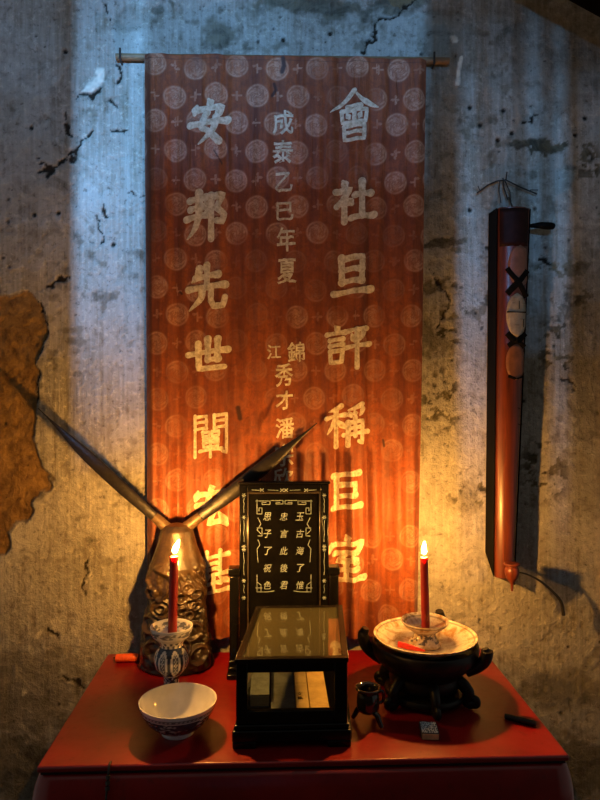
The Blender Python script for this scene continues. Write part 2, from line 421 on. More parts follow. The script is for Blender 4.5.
for nme, arr in (('mud', mud), ('crack', crk), ('stain', stain * (1 - mud)), ('flake', white * (.6 + .5 * vnoise(PX / 3, PY / 3)))): attr(me, nme, np.clip(arr, 0, 1))
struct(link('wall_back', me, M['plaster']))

bm = bmesh.new(); box(bm, -2.2, 2.4, -1.25, YW - .012, -0.05, 0.0); struct(obj('floor', bm, M['floor']))

# unseen blocker added behind the camera; its openings shape and dim the daylight
GY = -1.2
tg = (GY - LP.y) / (YW - LP.y)
def blocker_xz(px, py):
    p = at_y(px, py, YW); q = LP + (p - LP) * tg
    return q.x, q.z
openings = []
for (x0, y0, x1, y1, dens) in ((76, -90, 146, 330, 1), (146, -90, 290, 52, .85), (290, -90, 428, 52, .55), (146, 52, 428, 300, .085), (-60, -90, 74, 210, .20), (430, -90, 455, 210, .10), (457, 78, 480, 225, .42), (483, 70, 517, 215, .30), (521, 60, 544, 215, .40),
                               (549, 95, 568, 220, .48), (549, 220, 568, 440, .26), (457, 225, 490, 440, .36), (575, 110, 660, 215, .2)):
    a = blocker_xz(x0, y1); b = blocker_xz(x1, y0)
    if dens == 1: openings.append((a[0], a[1], b[0], b[1])); continue
    k = max(1, round((b[1] - a[1]) / .07)); st = (b[1] - a[1]) / k       # slats added to dim the daylight, with open gaps between
    for q in range(k): openings.append((a[0], a[1] + st * q, b[0], a[1] + st * (q + dens)))
k = 8
for q in range(k): openings.append((LP.x + (-.80 - LP.x) * .605, .95 + .07 * q, LP.x + (.75 - LP.x) * .605, .95 + .07 * q + .07 * .11))     # low gaps added to brighten the table front
ex = sorted({-2.2, 2.4} | {o[0] for o in openings} | {o[2] for o in openings})
ez = sorted({0.0, 3.4} | {o[1] for o in openings} | {o[3] for o in openings})
bm = bmesh.new()
for i in range(len(ex) - 1):
    for j in range(len(ez) - 1):
        cx, cz = (ex[i] + ex[i + 1]) / 2, (ez[j] + ez[j + 1]) / 2
        if not any(o[0] < cx < o[2] and o[1] < cz < o[3] for o in openings):
            box(bm, ex[i], ex[i + 1], GY - .03, GY, ez[j], ez[j + 1])
g0 = blocker_xz(60, 40); g1 = blocker_xz(130, -20); g2 = blocker_xz(60, -60)      # curved piece added to shade an arc at the wall's top left
vs = [bm.verts.new((x, y, z)) for y in (GY - .03, GY) for (x, z) in [g0] + [blocker_xz(76 + 52 * math.sin(a), -24 + 50 * math.cos(a) + 0) for a in np.linspace(0, PI / 2, 9)] + [blocker_xz(140, -110), blocker_xz(60, -110)]]
n = len(vs) // 2
bm.faces.new(vs[:n]); bm.faces.new(vs[n:][::-1])
for k in range(n): bm.faces.new((vs[k], vs[(k + 1) % n], vs[n + (k + 1) % n], vs[n + k]))
struct(obj('daylight_blocker', bm, M['blocker']))

# near-black rafter crossing the top right corner
a = at_y(520, -62, 1.62); b = at_y(680, 26, 1.62)
d = (b - a).normalized(); up = Vector((-d.z, 0, d.x))
bm = bmesh.new()
q = [a - d * .1, b + d * .2, b + d * .2 + up * .16, a - d * .1 + up * .16]
vs = [bm.verts.new(p + Vector((0, o, 0))) for o in (0, .12) for p in q]
for f in ((0, 1, 2, 3), (7, 6, 5, 4), (0, 4, 5, 1), (1, 5, 6, 2), (2, 6, 7, 3), (3, 7, 4, 0)): bm.faces.new([vs[k] for k in f])
struct(obj('trim_1', bm, M['beam'], bevel=.02, seg=3))

# ------------------------------------------------------------------ the table
fl, frt = at_z(37, 766, TZ), at_z(571, 757, TZ)
YF = (fl.y + frt.y) / 2
XL, XR = fl.x, frt.x
YB = 1.822
cx, cy = (XL + XR) / 2, (YF + YB) / 2
hx, hy = (XR - XL) / 2, (YB - YF) / 2
table = empty('altar_table', (cx, cy, 0), 'wide red lacquered altar table standing against the plaster wall', 'table')
bm = bmesh.new(); box(bm, -hx, hx, -hy, hy, TZ - .012, TZ); obj('table_top', bm, M['red'], table, bevel=.004)
bm = bmesh.new(); box(bm, -hx + .006, hx - .006, -hy + .006, hy - .006, TZ - .018, TZ - .012); obj('groove', bm, M['seam'], table)
def ring_sweep(bm, prof, hx, hy, rc=.03, n=6):
    rows = []
    for (off, z) in prof:
        row = []
        for (sx, sy, a0) in ((1, -1, -90), (1, 1, 0), (-1, 1, 90), (-1, -1, 180)):
            for k in range(n + 1):
                a = R(a0 + 90 * k / n)
                row.append(bm.verts.new((sx * (hx - rc) + (rc + off) * math.cos(a), sy * (hy - rc) + (rc + off) * math.sin(a), z)))
        rows.append(row)
    for r0, r1 in zip(rows, rows[1:]):
        m = len(r0)
        for k in range(m): bm.faces.new((r0[k], r0[(k + 1) % m], r1[(k + 1) % m], r1[k]))
    return rows
bm = bmesh.new()
pr = [(-.02, TZ - .018), (-.001, TZ - .019), (.004, TZ - .026), (.011, TZ - .045), (.017, TZ - .075), (.019, TZ - .11), (.014, TZ - .15), (.004, TZ - .18), (-.012, TZ - .182), (-.02, TZ - .15)]
ring_sweep(bm, pr, hx, hy - .001); obj('apron', bm, M['red'], table, ang=60)
for (sx, sy) in ((-1, -1), (1, -1), (-1, 1), (1, 1)):
    bm = bmesh.new()
    px_, py_ = sx * (hx - .035), sy * (hy - .035)
    pts = spline([(px_, py_, TZ - .15), (px_ + sx * .006, py_ + sy * .004, TZ - .3), (px_ - sx * .006, py_ - sy * .004, .25), (px_ - sx * .005, py_, .08), (px_ + sx * .012, py_, .012), (px_ + sx * .014, py_, 0)], 24)
    tube(bm, pts, [.046 - .020 * min(1, k / 18) + (.010 if k > 21 else 0) for k in range(25)], 16, up=(1, 0, 0)); obj('leg', bm, M['red'], table)
# cord hanging down the front edge
p = at_y(108, 768, YF - .012)
cord = empty('hanging_cord', (p.x, YF, TZ), 'thin black knotted cord hanging over the front edge of the red table', 'cord')
bm = bmesh.new()
tube(bm, spline([(0, .010, .002), (0, 0.0, .0035), (0, -.008, -.006), (-.001, -.013, -.03), (-.003, -.021, -.07), (-.002, -.026, -.13)], 30), .0022, 8)
for k in range(3): tube(bm, [(0, -.011 - .0025 * k, -.012 - .009 * k), (0, -.013 - .0025 * k, -.018 - .009 * k)], .0045, 8)
obj('cord', bm, M['iron'], cord)

# ------------------------------------------------------------------ the banner
BY = YW - .032
bl = at_y(144, 54, BY); br = at_y(427, 57, BY); bb = at_y(148, 640, BY); bbr = at_y(417, 640, BY)
Ztop, Zbot = (bl.z + br.z) / 2, bb.z
def fold(u, v):                    # u 0..1 across, v 0..1 down: how far the silk stands out from its plane
    a = .25 + .75 * v
    x = u + .006 * np.sin(v * 7 + u * 5)
    f = .0045 * np.sin(2 * PI * (x * 5.3 + .1)) + .003 * np.sin(2 * PI * (x * 11.7 + .35 + .15 * v)) + .0018 * np.sin(2 * PI * (x * 23 + .2 * np.sin(4 * v)))
    for (c, wd, h) in ((.075, .012, .006), (.10, .010, -.004), (.265, .014, .005), (.30, .012, -.004), (.655, .016, .008), (.69, .012, -.008), (.745, .018, .008), (.80, .012, -.008), (.90, .02, .006), (.97, .016, .004)):
        c = c + .012 * (v - .4)
        f = f + h * np.exp(-((x - c) / wd) ** 2)
    return 1.4 * f * a + .006 * v - .012 * np.exp(-(u / .016) ** 2) - .010 * np.exp(-((1 - u) / .012) ** 2) + .003 * np.sin(v * 9 + u * 3)
def banner_pt(u, v, lift=0.0):
    x = (bl.x + (bb.x - bl.x) * v) * (1 - u) + (br.x + (bbr.x - br.x) * v) * u
    z = Ztop + (Zbot - Ztop) * v + .004 * np.sin(u * PI) * (v - .3) - .003 * (1 - v) * np.abs(np.sin(u * PI * 4))
    return x, BY - fold(u, v) - lift, z
nu, nv = 340, 660
U, Vv = np.meshgrid(np.linspace(0, 1, nu), np.linspace(1, 0, nv))
bx, by, bz = banner_pt(U, Vv)
me = grid_mesh('silk_banner', np.stack([bx, by, bz], -1).reshape(-1, 3), nu, nv)
um, vm = U * .785, Vv * (Ztop - Zbot)
motif = np.zeros_like(U)
def roundel(dx, dy, rad):
    r = np.hypot(dx, dy) / rad; th = np.arctan2(dy, dx)
    ring = np.exp(-((r - .93) / .09) ** 2)
    inner = (r < .82) * (.35 + .65 * sstep(.40, .60, .5 + .5 * np.sin(th * 3 + r * 9 + np.sin(r * 14) * 1.3) * np.sin(r * 17 + th * 5)))
    return np.maximum(ring, inner * .9)
sxp, syp = .112, .0757
for off, yo in ((0, 0), (.5, .5)):
    cu_ = (um - .030) / sxp + off; cv_ = (vm - .035) / (2 * syp) + yo
    iu, iv = np.round(cu_), np.round(cv_)
    jx = (vnoise(iu + 3.5, iv * 2.3 + off * 9) - .5) * .018; jy = (vnoise(iu * 1.7 + 30.5, iv + off * 5) - .5) * .018
    dx, dy = (cu_ - iu) * sxp - jx, (cv_ - iv) * 2 * syp - jy
    motif = np.maximum(motif, roundel(dx, dy, .031) * (np.hypot(dx, dy) < .036))
    dx2 = dx - .056; dx2 = np.where(dx < 0, dx + .056, dx2); dy2 = dy
    r2 = np.hypot(dx2, dy2); th2 = np.arctan2(dy2, dx2)
    motif = np.maximum(motif, .6 * (r2 < .014 * (.6 + .4 * np.cos(4 * th2))))
motif *= (.35 + .8 * fbm(um * 40, vm * 40, 4)) * (.30 + 1.1 * sstep(.35, .62, fbm(um * 7 + 3, vm * 5, 3))) * (1 - .6 * sstep(.3, .6, Vv)) * 1.15
attr(me, 'motif', np.clip(motif, 0, 1))
tears = np.zeros_like(U)
PXb, PYb = proj(bx, by, bz)
for pts, wd in (([(283, 58), (284, 66), (282, 72)], 2.2), ([(272, 96), (276, 90), (274, 84)], 1.5), ([(214, 150), (222, 164)], .6), ([(238, 408), (240, 418)], 2.5), ([(383, 440), (384, 446)], 1.2), ([(180, 292), (182, 294)], 1.0)):
    tears = np.maximum(tears, 1 - sstep(wd * .6, wd * 1.4, seg_dist(PXb, PYb, pts)))
hem = (np.abs(vm - .012) < .0012) * .5
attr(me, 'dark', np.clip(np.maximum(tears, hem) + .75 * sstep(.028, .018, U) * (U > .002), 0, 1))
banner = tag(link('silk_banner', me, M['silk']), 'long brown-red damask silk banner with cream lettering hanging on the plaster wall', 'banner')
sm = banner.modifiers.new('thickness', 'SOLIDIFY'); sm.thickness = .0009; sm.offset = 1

_gcache = {}
def glyph(ch, bold, rough=0.0, res=6):
    key = (ch, bold, rough)
    cu = bpy.data.curves.new('glyph', 'FONT'); cu.body = ch; cu.size = 1.0; cu.offset = bold; cu.resolution_u = res
    o = bpy.data.objects.new('glyph', cu); COL.objects.link(o)
    me = bpy.data.meshes.new_from_object(o.evaluated_get(bpy.context.evaluated_depsgraph_get()))
    bpy.data.objects.remove(o); bpy.data.curves.remove(cu)
    bm = bmesh.new(); bm.from_mesh(me); bpy.data.meshes.remove(me)
    bmesh.ops.remove_doubles(bm, verts=bm.verts[:], dist=1e-4)
    xs_ = [v.co.x for v in bm.verts]; ys_ = [v.co.y for v in bm.verts]
    x0, x1, y0, y1 = min(xs_), max(xs_), min(ys_), max(ys_)
    for v in bm.verts: v.co.x = (v.co.x - (x0 + x1) / 2) / (x1 - x0); v.co.y = (v.co.y - (y0 + y1) / 2) / (y1 - y0); v.co.z = 0
    return bm
def cut_grid(bm, n):
    for k in range(1, n):
        c = -.5 + k / n
        for no, co in (((1, 0, 0), (c, 0, 0)), ((0, 1, 0), (0, c, 0))):
            bmesh.ops.bisect_plane(bm, geom=bm.verts[:] + bm.edges[:] + bm.faces[:], plane_co=co, plane_no=no, dist=1e-5)
def banner_char(ch, px, py, wpx, hpx, bold, n=14, shear=.10, seed=0):
    bm = glyph(ch, bold); cut_grid(bm, n)
    co = np.array([v.co for v in bm.verts])
    # brush-like unevenness of the strokes
    gx = co[:, 0] + (vnoise(co[:, 0] * 7 + seed, co[:, 1] * 7) - .5) * .05
    gy = co[:, 1] + (vnoise(co[:, 0] * 7 + 50, co[:, 1] * 7 + seed) - .5) * .05 + shear * co[:, 0] * .5
    c = at_y(px, py, BY); s = BY / F
    X_ = c.x + gx * wpx * s; Z_ = c.z + gy * hpx * s
    v_ = (Ztop - Z_) / (Ztop - Zbot)
    l = bl.x + (bb.x - bl.x) * v_; r = br.x + (bbr.x - br.x) * v_
    u_ = (X_ - l) / (r - l)
    Y_ = BY - fold(u_, v_) - .0022
    for k, v in enumerate(bm.verts): v.co = (X_[k], Y_[k], Z_[k])
    ex = bmesh.ops.extrude_face_region(bm, geom=bm.faces[:])
    for g in ex['geom']:
        if isinstance(g, bmesh.types.BMVert): g.co.y += .0012
    return obj('lettering', bm, M['letter'], banner)
# brush-written characters: strokes as points on a 100 x 100 field (y down), first letter = stroke kind
STROKES = {
 '安': (10, 'd 50 0 57 13|d 21 12 15 30|h 20 21 83 17 75 30|q 46 28 30 58 48 70 74 94|p 68 42 58 70 24 97|h 4 55 97 48'),
 '邦': (10, 'h 10 18 48 13|h 12 37 46 32|h 2 57 53 50|p 32 2 31 46 22 78 4 99|k 60 14 88 9 73 37|k 73 37 91 52 86 68 73 65|v 60 11 60 103'),
 '先': (10, 'p 32 6 26 24 13 35|h 22 27 78 22|v 50 0 50 48|h 4 51 96 46|p 38 52 34 74 6 98|k 60 50 60 80 67 93 90 93 95 74'),
 '世': (11, 'h 2 43 98 36|k 26 13 28 84 90 83|v 50 3 50 62|v 75 5 73 62|h 50 62 75 60'),
 '闡': (3.6, 'v 7 4 7 100|k 7 7 38 6 38 36|h 7 21 38 20|h 7 36 38 35|v 60 6 60 36|k 60 7 93 6 93 98 82 92|h 60 21 92 20|h 60 36 92 35|k 27 44 46 44 46 54|k 28 43 28 54 46 54|k 54 44 73 44 72 54 54 54 54 43|k 30 61 71 61 70 79 30 79 30 61|h 30 70 70 70|h 20 88 80 86|v 50 61 50 102'),
 '宏': (9, 'd 50 0 55 12|d 17 12 11 31|h 16 20 88 17 80 31|h 14 45 84 40|p 46 28 36 62 6 96|k 64 54 46 88 86 84|d 72 66 92 98'),
 '基': (5.6, 'h 12 16 90 13|v 32 1 32 56|v 68 1 68 56|h 34 30 66 29|h 34 43 66 42|h 2 59 98 55|p 34 60 24 72 8 82|n 64 60 76 70 97 80|h 30 77 70 75|v 50 64 50 96|h 6 98 94 95'),
 '會': (4.2, 'p 50 0 30 22 0 42|n 50 1 68 20 100 38|h 36 33 64 32|k 24 41 77 40 74 65 26 65 24 40|v 50 41 50 64|d 35 46 40 57|d 65 46 60 57|k 29 73 72 72 71 101 30 101 29 72|h 30 87 70 86'),
 '社': (11, 'd 22 0 31 14|k 4 27 40 22 24 46 6 64|v 26 44 26 102|d 32 45 44 60|h 52 39 92 35|v 70 6 70 92|h 43 95 100 91'),
 '旦': (12, 'v 22 2 23 70|k 22 6 79 3 76 70|h 22 36 76 35|h 22 67 76 66|h 0 97 100 92'),
 '評': (7, 'd 22 -2 31 9|h 2 19 45 15|h 9 34 39 31|h 9 48 39 45|k 9 61 39 59 37 88 11 89 9 60|h 52 14 95 10|d 60 23 67 41|p 89 18 86 28 78 40|h 45 55 102 50|v 73 11 73 106'),
 '稱': (6.2, 'p 38 1 24 9 6 13|h 0 29 47 24|v 25 9 25 103|p 24 31 15 50 2 68|d 28 37 46 56|p 90 1 74 8 53 13|d 56 18 61 29|d 70 16 73 27|p 92 13 89 21 83 29|v 54 43 53 101|k 54 44 91 42 90 98 81 92|h 54 59 90 57|h 44 75 103 71|v 72 33 72 78'),
 '巨': (11, 'h 10 8 90 4|v 20 8 20 97|k 20 35 78 32 76 66|h 20 67 78 64|h 10 98 95 94'),
 '室': (8, 'd 50 -2 55 10|d 13 12 7 30|h 12 19 90 15 82 29|h 22 39 78 36|k 48 40 30 57 73 53|d 64 45 80 63|h 22 78 78 75|v 50 62 50 98|h 4 101 96 97')}
PROFILE = {'h': (1.0, .72, .78, 1.15), 'v': (1.1, .85, .85, .95), 'p': (1.15, 1.0, .75, .18), 'n': (.35, .7, 1.3, .3), 'd': (.45, 1.0, 1.35, .6), 'k': (.95, .85, .85, .8), 'q': (1.1, .7, .8, 1.2)}
def brush_char(ch, px, py, wpx, hpx, seed):
    wid, spec = STROKES[ch]; bm = bmesh.new(); s = BY / F; c = at_y(px, py, BY); rnd = random.Random(seed)
    def place(x, y, lift):         # field -> cloth
        x, y = x - 50, y - 50
        y -= .10 * x
        X_ = c.x + x / 100 * wpx * s; Z_ = c.z - y / 100 * hpx * s
        v_ = (Ztop - Z_) / (Ztop - Zbot)
        l = bl.x + (bb.x - bl.x) * v_; r = br.x + (bbr.x - br.x) * v_
        return (X_, BY - float(fold((X_ - l) / (r - l), v_)) - lift, Z_)
    for si, st in enumerate(spec.split('|')):
        kind, *nums = st.split(); nums = [float(q) for q in nums]
        pts = [Vector((nums[i], nums[i + 1], 0)) for i in range(0, len(nums), 2)]
        if kind in 'pnq' and len(pts) > 2: P = spline(pts, 26)
        else:
            if kind == 'h' and len(pts) == 2: pts = [pts[0], pts[0].lerp(pts[1], .5) + Vector((0, -1.2, 0)), pts[1]]; P = spline(pts, 20)
            else:
                P = []
                for a, b in zip(pts, pts[1:]):
                    m_ = max(3, int((b - a).length / 4)); P += [a.lerp(b, q / m_) for q in range(m_)]
                P.append(pts[-1])
        m_ = len(P) - 1; pf = PROFILE[kind]; lift = .0018 + .00022 * (si % 6); rows = []
        ws = []
        for k in range(m_ + 1):
            f = k / m_ * 3; i = min(int(f), 2); f -= i
            ws.append((wid * .62 + 2.2) * (pf[i] * (1 - f) + pf[i + 1] * f) * (1 + .10 * (rnd.random() - .5)))
        def tang(k): return (P[min(k + 1, m_)] - P[max(k - 1, 0)]).normalized()
        seq = [(P[0] - tang(0) * ws[0] * e, ws[0] * math.sqrt(1 - e * e), 0) for e in (.98, .8, .45)] + [(P[k], ws[k], k) for k in range(m_ + 1)] + [(P[-1] + tang(m_) * ws[-1] * e, ws[-1] * math.sqrt(1 - e * e), m_) for e in (.45, .8, .98)]
        for p, w_, k in seq:
            t_ = tang(k); n_ = Vector((-t_.y, t_.x, 0))
            rows.append([bm.verts.new(place(*(p + n_ * w_ * q).xy, lift)) for q in (-1, -.5, 0, .5, 1)])
        for r0, r1 in zip(rows, rows[1:]):
            for q in range(4): bm.faces.new((r0[q], r0[q + 1], r1[q + 1], r1[q]))
    for f in bm.faces:
        f.normal_update()
        if f.normal.y > 0: f.normal_flip()
    me = bpy.data.meshes.new('lettering'); bm.to_mesh(me); bm.free()
    o = link('lettering', me, M['letter'], banner)
    md = o.modifiers.new('thickness', 'SOLIDIFY'); md.thickness = .0012; md.offset = -1
for k, (ch, px, py, w_, h_) in enumerate((('安', 209, 123, 40, 44), ('邦', 207, 215, 42, 46), ('先', 207, 288, 40, 44), ('世', 208, 356, 40, 36), ('闡', 211, 434, 36, 42), ('宏', 211, 506, 38, 42), ('基', 214, 571, 36, 42),
       ('會', 354, 115, 48, 48), ('社', 354, 200, 40, 40), ('旦', 352, 275, 37, 38), ('評', 347, 346, 42, 40), ('稱', 346, 425, 40, 40), ('巨', 346, 490, 32, 36), ('室', 346, 558, 40, 44))):
    brush_char(ch, px, py, w_, h_, k)
small = [('成', 283, 123, 21, 24), ('泰', 283, 152, 21, 24), ('乙', 284, 182, 17, 19), ('巳', 285, 211, 17, 18), ('年', 286, 239, 19, 24), ('夏', 287, 271, 19, 25),
         ('錦', 296, 352, 17, 20), ('江', 274, 352, 14, 14), ('秀', 284, 375, 18, 23), ('才', 284, 400, 17, 19), ('潘', 285, 428, 19, 21), ('宗', 284, 455, 19, 22), ('欣', 283, 477, 20, 18)]
for k, (ch, px, py, w_, h_) in enumerate(small): banner_char(ch, px, py, w_, h_, .016, 8, .10, k * 2.3)

a, b = at_y(116, 57, BY + .019), at_y(449, 61, BY + .019)
rod = empty('banner_rod', (0, 0, 0), 'slim wooden rod from which the silk banner hangs', 'rod')
bm = bmesh.new(); tube(bm, [a, a.lerp(b, .33), a.lerp(b, .66), b], .0095, 14); obj('pole', bm, M['pole'], rod)
for px in (121, 433):
    c = a.lerp(b, (px - 116) / 333.)
    bm = bmesh.new(); tube(bm, [(c.x, c.y - .014, c.z - .013), (c.x, c.y + .008, c.z - .0135), (c.x, YW + .02, c.z - .014)], .003, 8)
    tube(bm, [(c.x, c.y - .012, c.z - .014), (c.x, c.y - .013, c.z + .018)], .003, 8); obj('nail', bm, M['iron'], rod)

# ------------------------------------------------------------------ the monochord zither on the wall
zt = at_y(512, 207, YW); z0 = at_y(490, 552, YW)
FYF = YW - .075                    # plane of the sounding face
za, zb, zc, zd = at_y(500, 207, FYF), at_y(530, 208, FYF), at_y(514, 586, FYF), at_y(496.5, 578, FYF)
wa, wd_ = at_y(491.5, 207, YW - .006), at_y(489.5, 552, YW - .006)
zith = empty('wall_zither', ((za.x + zb.x) / 2, YW, za.z), 'long narrow red-brown wooden zither hung upright on the wall', 'zither')
L0 = zith.location
def zl(p): return Vector(p) - L0
bm = bmesh.new()
n = 24; rows = []
for k in range(n + 1):
    f = k / n
    l = za.lerp(zd, f); r = zb.lerp(zc, f)
    zback = za.z + (wd_.z - za.z) * f
    row = [Vector((l.x - .004, YW - .006, zback)), Vector((l.x - .002, FYF + .012, l.z))]
    row += [Vector((l.x, FYF + .004, l.z)), Vector((l.x + .004, FYF, l.z))]
    wdt = r.x - l.x
    for q in (.2, .35, .5, .65, .8): row.append(Vector((l.x + wdt * q, FYF - .010 * math.sin(PI * q), l.z)))
    row += [Vector((r.x - .004, FYF, r.z)), Vector((r.x, FYF + .004, r.z)), Vector((r.x + .002, FYF + .012, r.z)), Vector((r.x + .004, YW - .006, zback))]
    rows.append([bm.verts.new(zl(p)) for p in row])
for r0, r1 in zip(rows, rows[1:]):
    for k in range(len(r0)): bm.faces.new((r0[k], r0[(k + 1) % len(r0)], r1[(k + 1) % len(r0)], r1[k]))
bm.faces.new(rows[0]); bm.faces.new(rows[-1][::-1])
obj('soundbox', bm, M['rosewood'], zith, bevel=.0015)
for s in (0, 1):                   # dark side boards
    bm = bmesh.new(); rr_ = []
    for k in range(n + 1):
        f = k / n; l = (za.lerp(zd, f) if s == 0 else zb.lerp(zc, f)); zback = za.z + (wd_.z - za.z) * f; e = -1 if s == 0 else 1
        rr_.append([bm.verts.new(zl(q)) for q in ((l.x + e * .0035, FYF + .010, l.z), (l.x + e * .0065, YW - .0055, zback), (l.x + e * .0085, YW - .0055, zback), (l.x + e * .0055, FYF + .008, l.z))])
    for r0, r1 in zip(rr_, rr_[1:]):
        for k in range(4): bm.faces.new((r0[k], r0[(k + 1) % 4], r1[(k + 1) % 4], r1[k]))
    bm.faces.new(rr_[0]); bm.faces.new(rr_[-1][::-1]); obj('side_board', bm, M['darkwood'], zith)
def face_pt(px, py, lift=.0):      # point on the curved sounding face under a pixel
    p = at_y(px, py, FYF - .008); f = (za.z - p.z) / (za.z - zd.z)
    l = za.lerp(zd, f); r = zb.lerp(zc, f); q = min(max((p.x - l.x) / (r.x - l.x), 0), 1)
    return zl((p.x, FYF - .010 * math.sin(PI * q) - lift, p.z))
def face_patch(name, mat, rows_px, lift):
    bm = bmesh.new(); rr_ = []
    for (y, x0, x1) in rows_px: rr_.append([bm.verts.new(face_pt(x0 + (x1 - x0) * k / 6, y, lift)) for k in range(7)])
    for r0, r1 in zip(rr_, rr_[1:]):
        for k in range(6): bm.faces.new((r0[k], r0[k + 1], r1[k + 1], r1[k]))
    o = obj(name, bm, mat, zith); mm = o.modifiers.new('s', 'SOLIDIFY'); mm.thickness = .001; mm.offset = 0; return o
def oval(cx_, cy_, rx, ry, x1=529.5): return [(cy_ + ry * s, cx_ - rx * math.sqrt(max(0, 1 - s * s)) - .2, min(x1, cx_ + rx * math.sqrt(max(0, 1 - s * s)) + .2)) for s in np.linspace(-1, 1, 13)]
M['bone'] = simple('painted_cream_medallion', (0.40, 0.33, 0.24), 0.5, 0.25, 60)
M['tan'] = simple('faded_pinkish_varnish', (0.22, 0.09, 0.055), 0.45, 0.3, 40)
M['ink'] = simple('black_ink', (0.006, 0.005, 0.004), 0.8, spec=.08)
M['endblock'] = simple('dark_end_block', (0.020, 0.006, 0.005), 0.55, 0.4, 40, spec=.12)
face_patch('end_block', M['endblock'], [(y, 500.4, 529.4 - (y - 208) * .03) for y in np.linspace(208, 246, 9)], .0005)
face_patch('medallion', M['tan'], oval(520, 266, 12, 21, 528.0), .0006)
face_patch('medallion', M['bone'], oval(517, 315, 10.5, 22, 526.5), .0006)
face_patch('medallion', M['tan'], oval(516, 362, 10, 18, 524.8), .0006)
def face_line(pts, wd):
    bm = bmesh.new(); P = [face_pt(x, y, .0018) for x, y in pts]
    dense = [P[i].lerp(P[i + 1], k / 6) for i in range(len(P) - 1) for k in range(6)] + [P[-1]]
    tube(bm, dense, wd, 8, flat=.3, up=(1, 0, 0)); return bm
for pts, wd in (([(507, 268), (518, 282), (527, 297)], .008), ([(527.5, 270), (518, 282), (507, 294)], .009), ([(507, 312), (526, 312)], .006), ([(507, 333), (516, 343), (525.5, 333)], .009), ([(508, 346), (516, 340), (525, 347)], .007), ([(508, 376), (516, 379), (524, 376)], .004)):
    obj('painted_band', face_line(pts, wd), M['ink'], zith)
for (x0, y0, x1, y1) in ((513, 298, 525, 298), (512, 303, 526, 303), (519, 301, 519, 309), (520, 319, 526, 319), (524, 319, 524, 327), (514, 325, 519, 325), (519.5, 400, 521, 400), (518, 408, 521, 409), (519, 416, 521, 416), (518, 424, 521, 425), (519, 433, 520, 433)):
    obj('painted_character', face_line([(x0, y0), (x1, y1)], .0011), M['ink'], zith)
# tuning peg on the right
bm = bmesh.new(); p = at_y(529, 226, FYF + .03)
pr = spline([(0, 0, 0), (.012, 0, .001), (.03, 0, .002), (.05, 0, .001), (.066, 0, 0), (.072, 0, -.001)], 24)
tube(bm, [zl(p + q) for q in pr], [.004 + .0065 * math.sin(PI * min(1, (k / 24) ** 1.3 * .92)) for k in range(25)], 14, up=(0, 0, 1)); obj('tuning_peg', bm, M['darkwood'], zith)
# turned gourd resonator and the bent rod
gp = at_y(512, 571, YW - .125)
lathe('gourd_resonator', smooth_prof([(0, -.052), (.003, -.052), (.0035, -.040), (.006, -.032), (.014, -.020), (.0185, -.006), (.0185, .004), (.016, .010), (.0145, .013), (.0195, .0155), (.0205, .019), (.018, .0215), (0, .022)], 90),
      M['rosewood'], zith, zl(gp), 32)
bm = bmesh.new()
tube(bm, [zl(q) for q in spline([gp + Vector((.004, .0, -.002)), at_y(526, 574, YW - .12), at_y(540, 581, YW - .10), at_y(553, 592, YW - .085), at_y(561, 602, YW - .075), at_y(563.5, 615, YW - .07)], 30)], [.0016 + .0034 * (k / 30) for k in range(31)], 10); obj('bent_rod', bm, M['iron'], zith)
bm = bmesh.new(); tube(bm, [zl(gp + Vector((0, .018, 0))), zl((gp.x, FYF - .004, gp.z + .008))], .004, 10); obj('neck_pin', bm, M['rosewood'], zith)
bm = bmesh.new(); tp = at_y(512, 206, YW - .03); tube(bm, [zl(tp), zl((tp.x, YW - .008, tp.z + .03)), zl((tp.x, YW + .01, tp.z + .035))], .0018, 8); obj('hanging_wire', bm, M['iron'], zith)
# twisted wire twig fixed above it
tw = empty('wire_twig', at_y(505, 184, YW), 'thin black twisted wire twig fixed to the wall above the zither', 'wire')
tl = lambda x, y, o=.014: at_y(x, y, YW - o) - tw.location
bm = bmesh.new()
for pts, r in (([(477, 193), (488, 185), (497, 181), (506, 180), (520, 187), (537, 194)], .0022), ([(503, 178), (504, 188), (508, 200)], .0020), ([(505, 181), (510, 192), (511, 202)], .0018), ([(500, 181), (499, 190), (501, 203)], .0014), ([(507, 172), (506, 180)], .0018), ([(530, 190), (538, 190)], .0015), ([(480, 191), (478, 186)], .0014)):
    tube(bm, [tl(*q) for q in [p for p in pts]], r, 7)
tube(bm, [tl(505, 180, .016), tl(505, 181, -.01)], .0025, 8)
obj('wire', bm, M['iron'], tw)

# ------------------------------------------------------------------ candles and their porcelain
def candle(loc, h, r, label, lean, flame_lean, fh=.030):
    e = empty('candle', loc, label, 'candle')
    bm = bmesh.new()
    pts = [(lean[0] * k / 10, lean[1] * k / 10, h * k / 10) for k in range(11)]
    tube(bm, pts, [r * (1.02 - .08 * k / 10) for k in range(11)], 28, up=(0, 1, 0)); obj('wax_stick', bm, M['wax'], e, bevel=.0012)
    tx, ty = lean
    bm = bmesh.new(); tube(bm, [(tx, ty, h - .002), (tx + flame_lean * .1, ty, h + .008), (tx + flame_lean * .4, ty, h + .014)], .0011, 8); obj('wick', bm, M['wick'], e)
    bm = bmesh.new(); n = 20; rr_ = []
    pts = [(tx + flame_lean * ((k / n) ** 1.2), ty, h + .007 + fh * k / n) for k in range(n + 1)]
    rad = [max(.0004, .0062 * math.sin(PI * (k / n) ** .62) ** .8 * (1 - .25 * k / n)) for k in range(n + 1)]
    tube(bm, pts, rad, 20, up=(0, 1, 0)); obj('flame', bm, M['flame'], e)
    return e
DL = 1.515
c0 = at_y(171.5, 690, DL)
CL = Vector((c0.x, DL, TZ))
S = DL / F
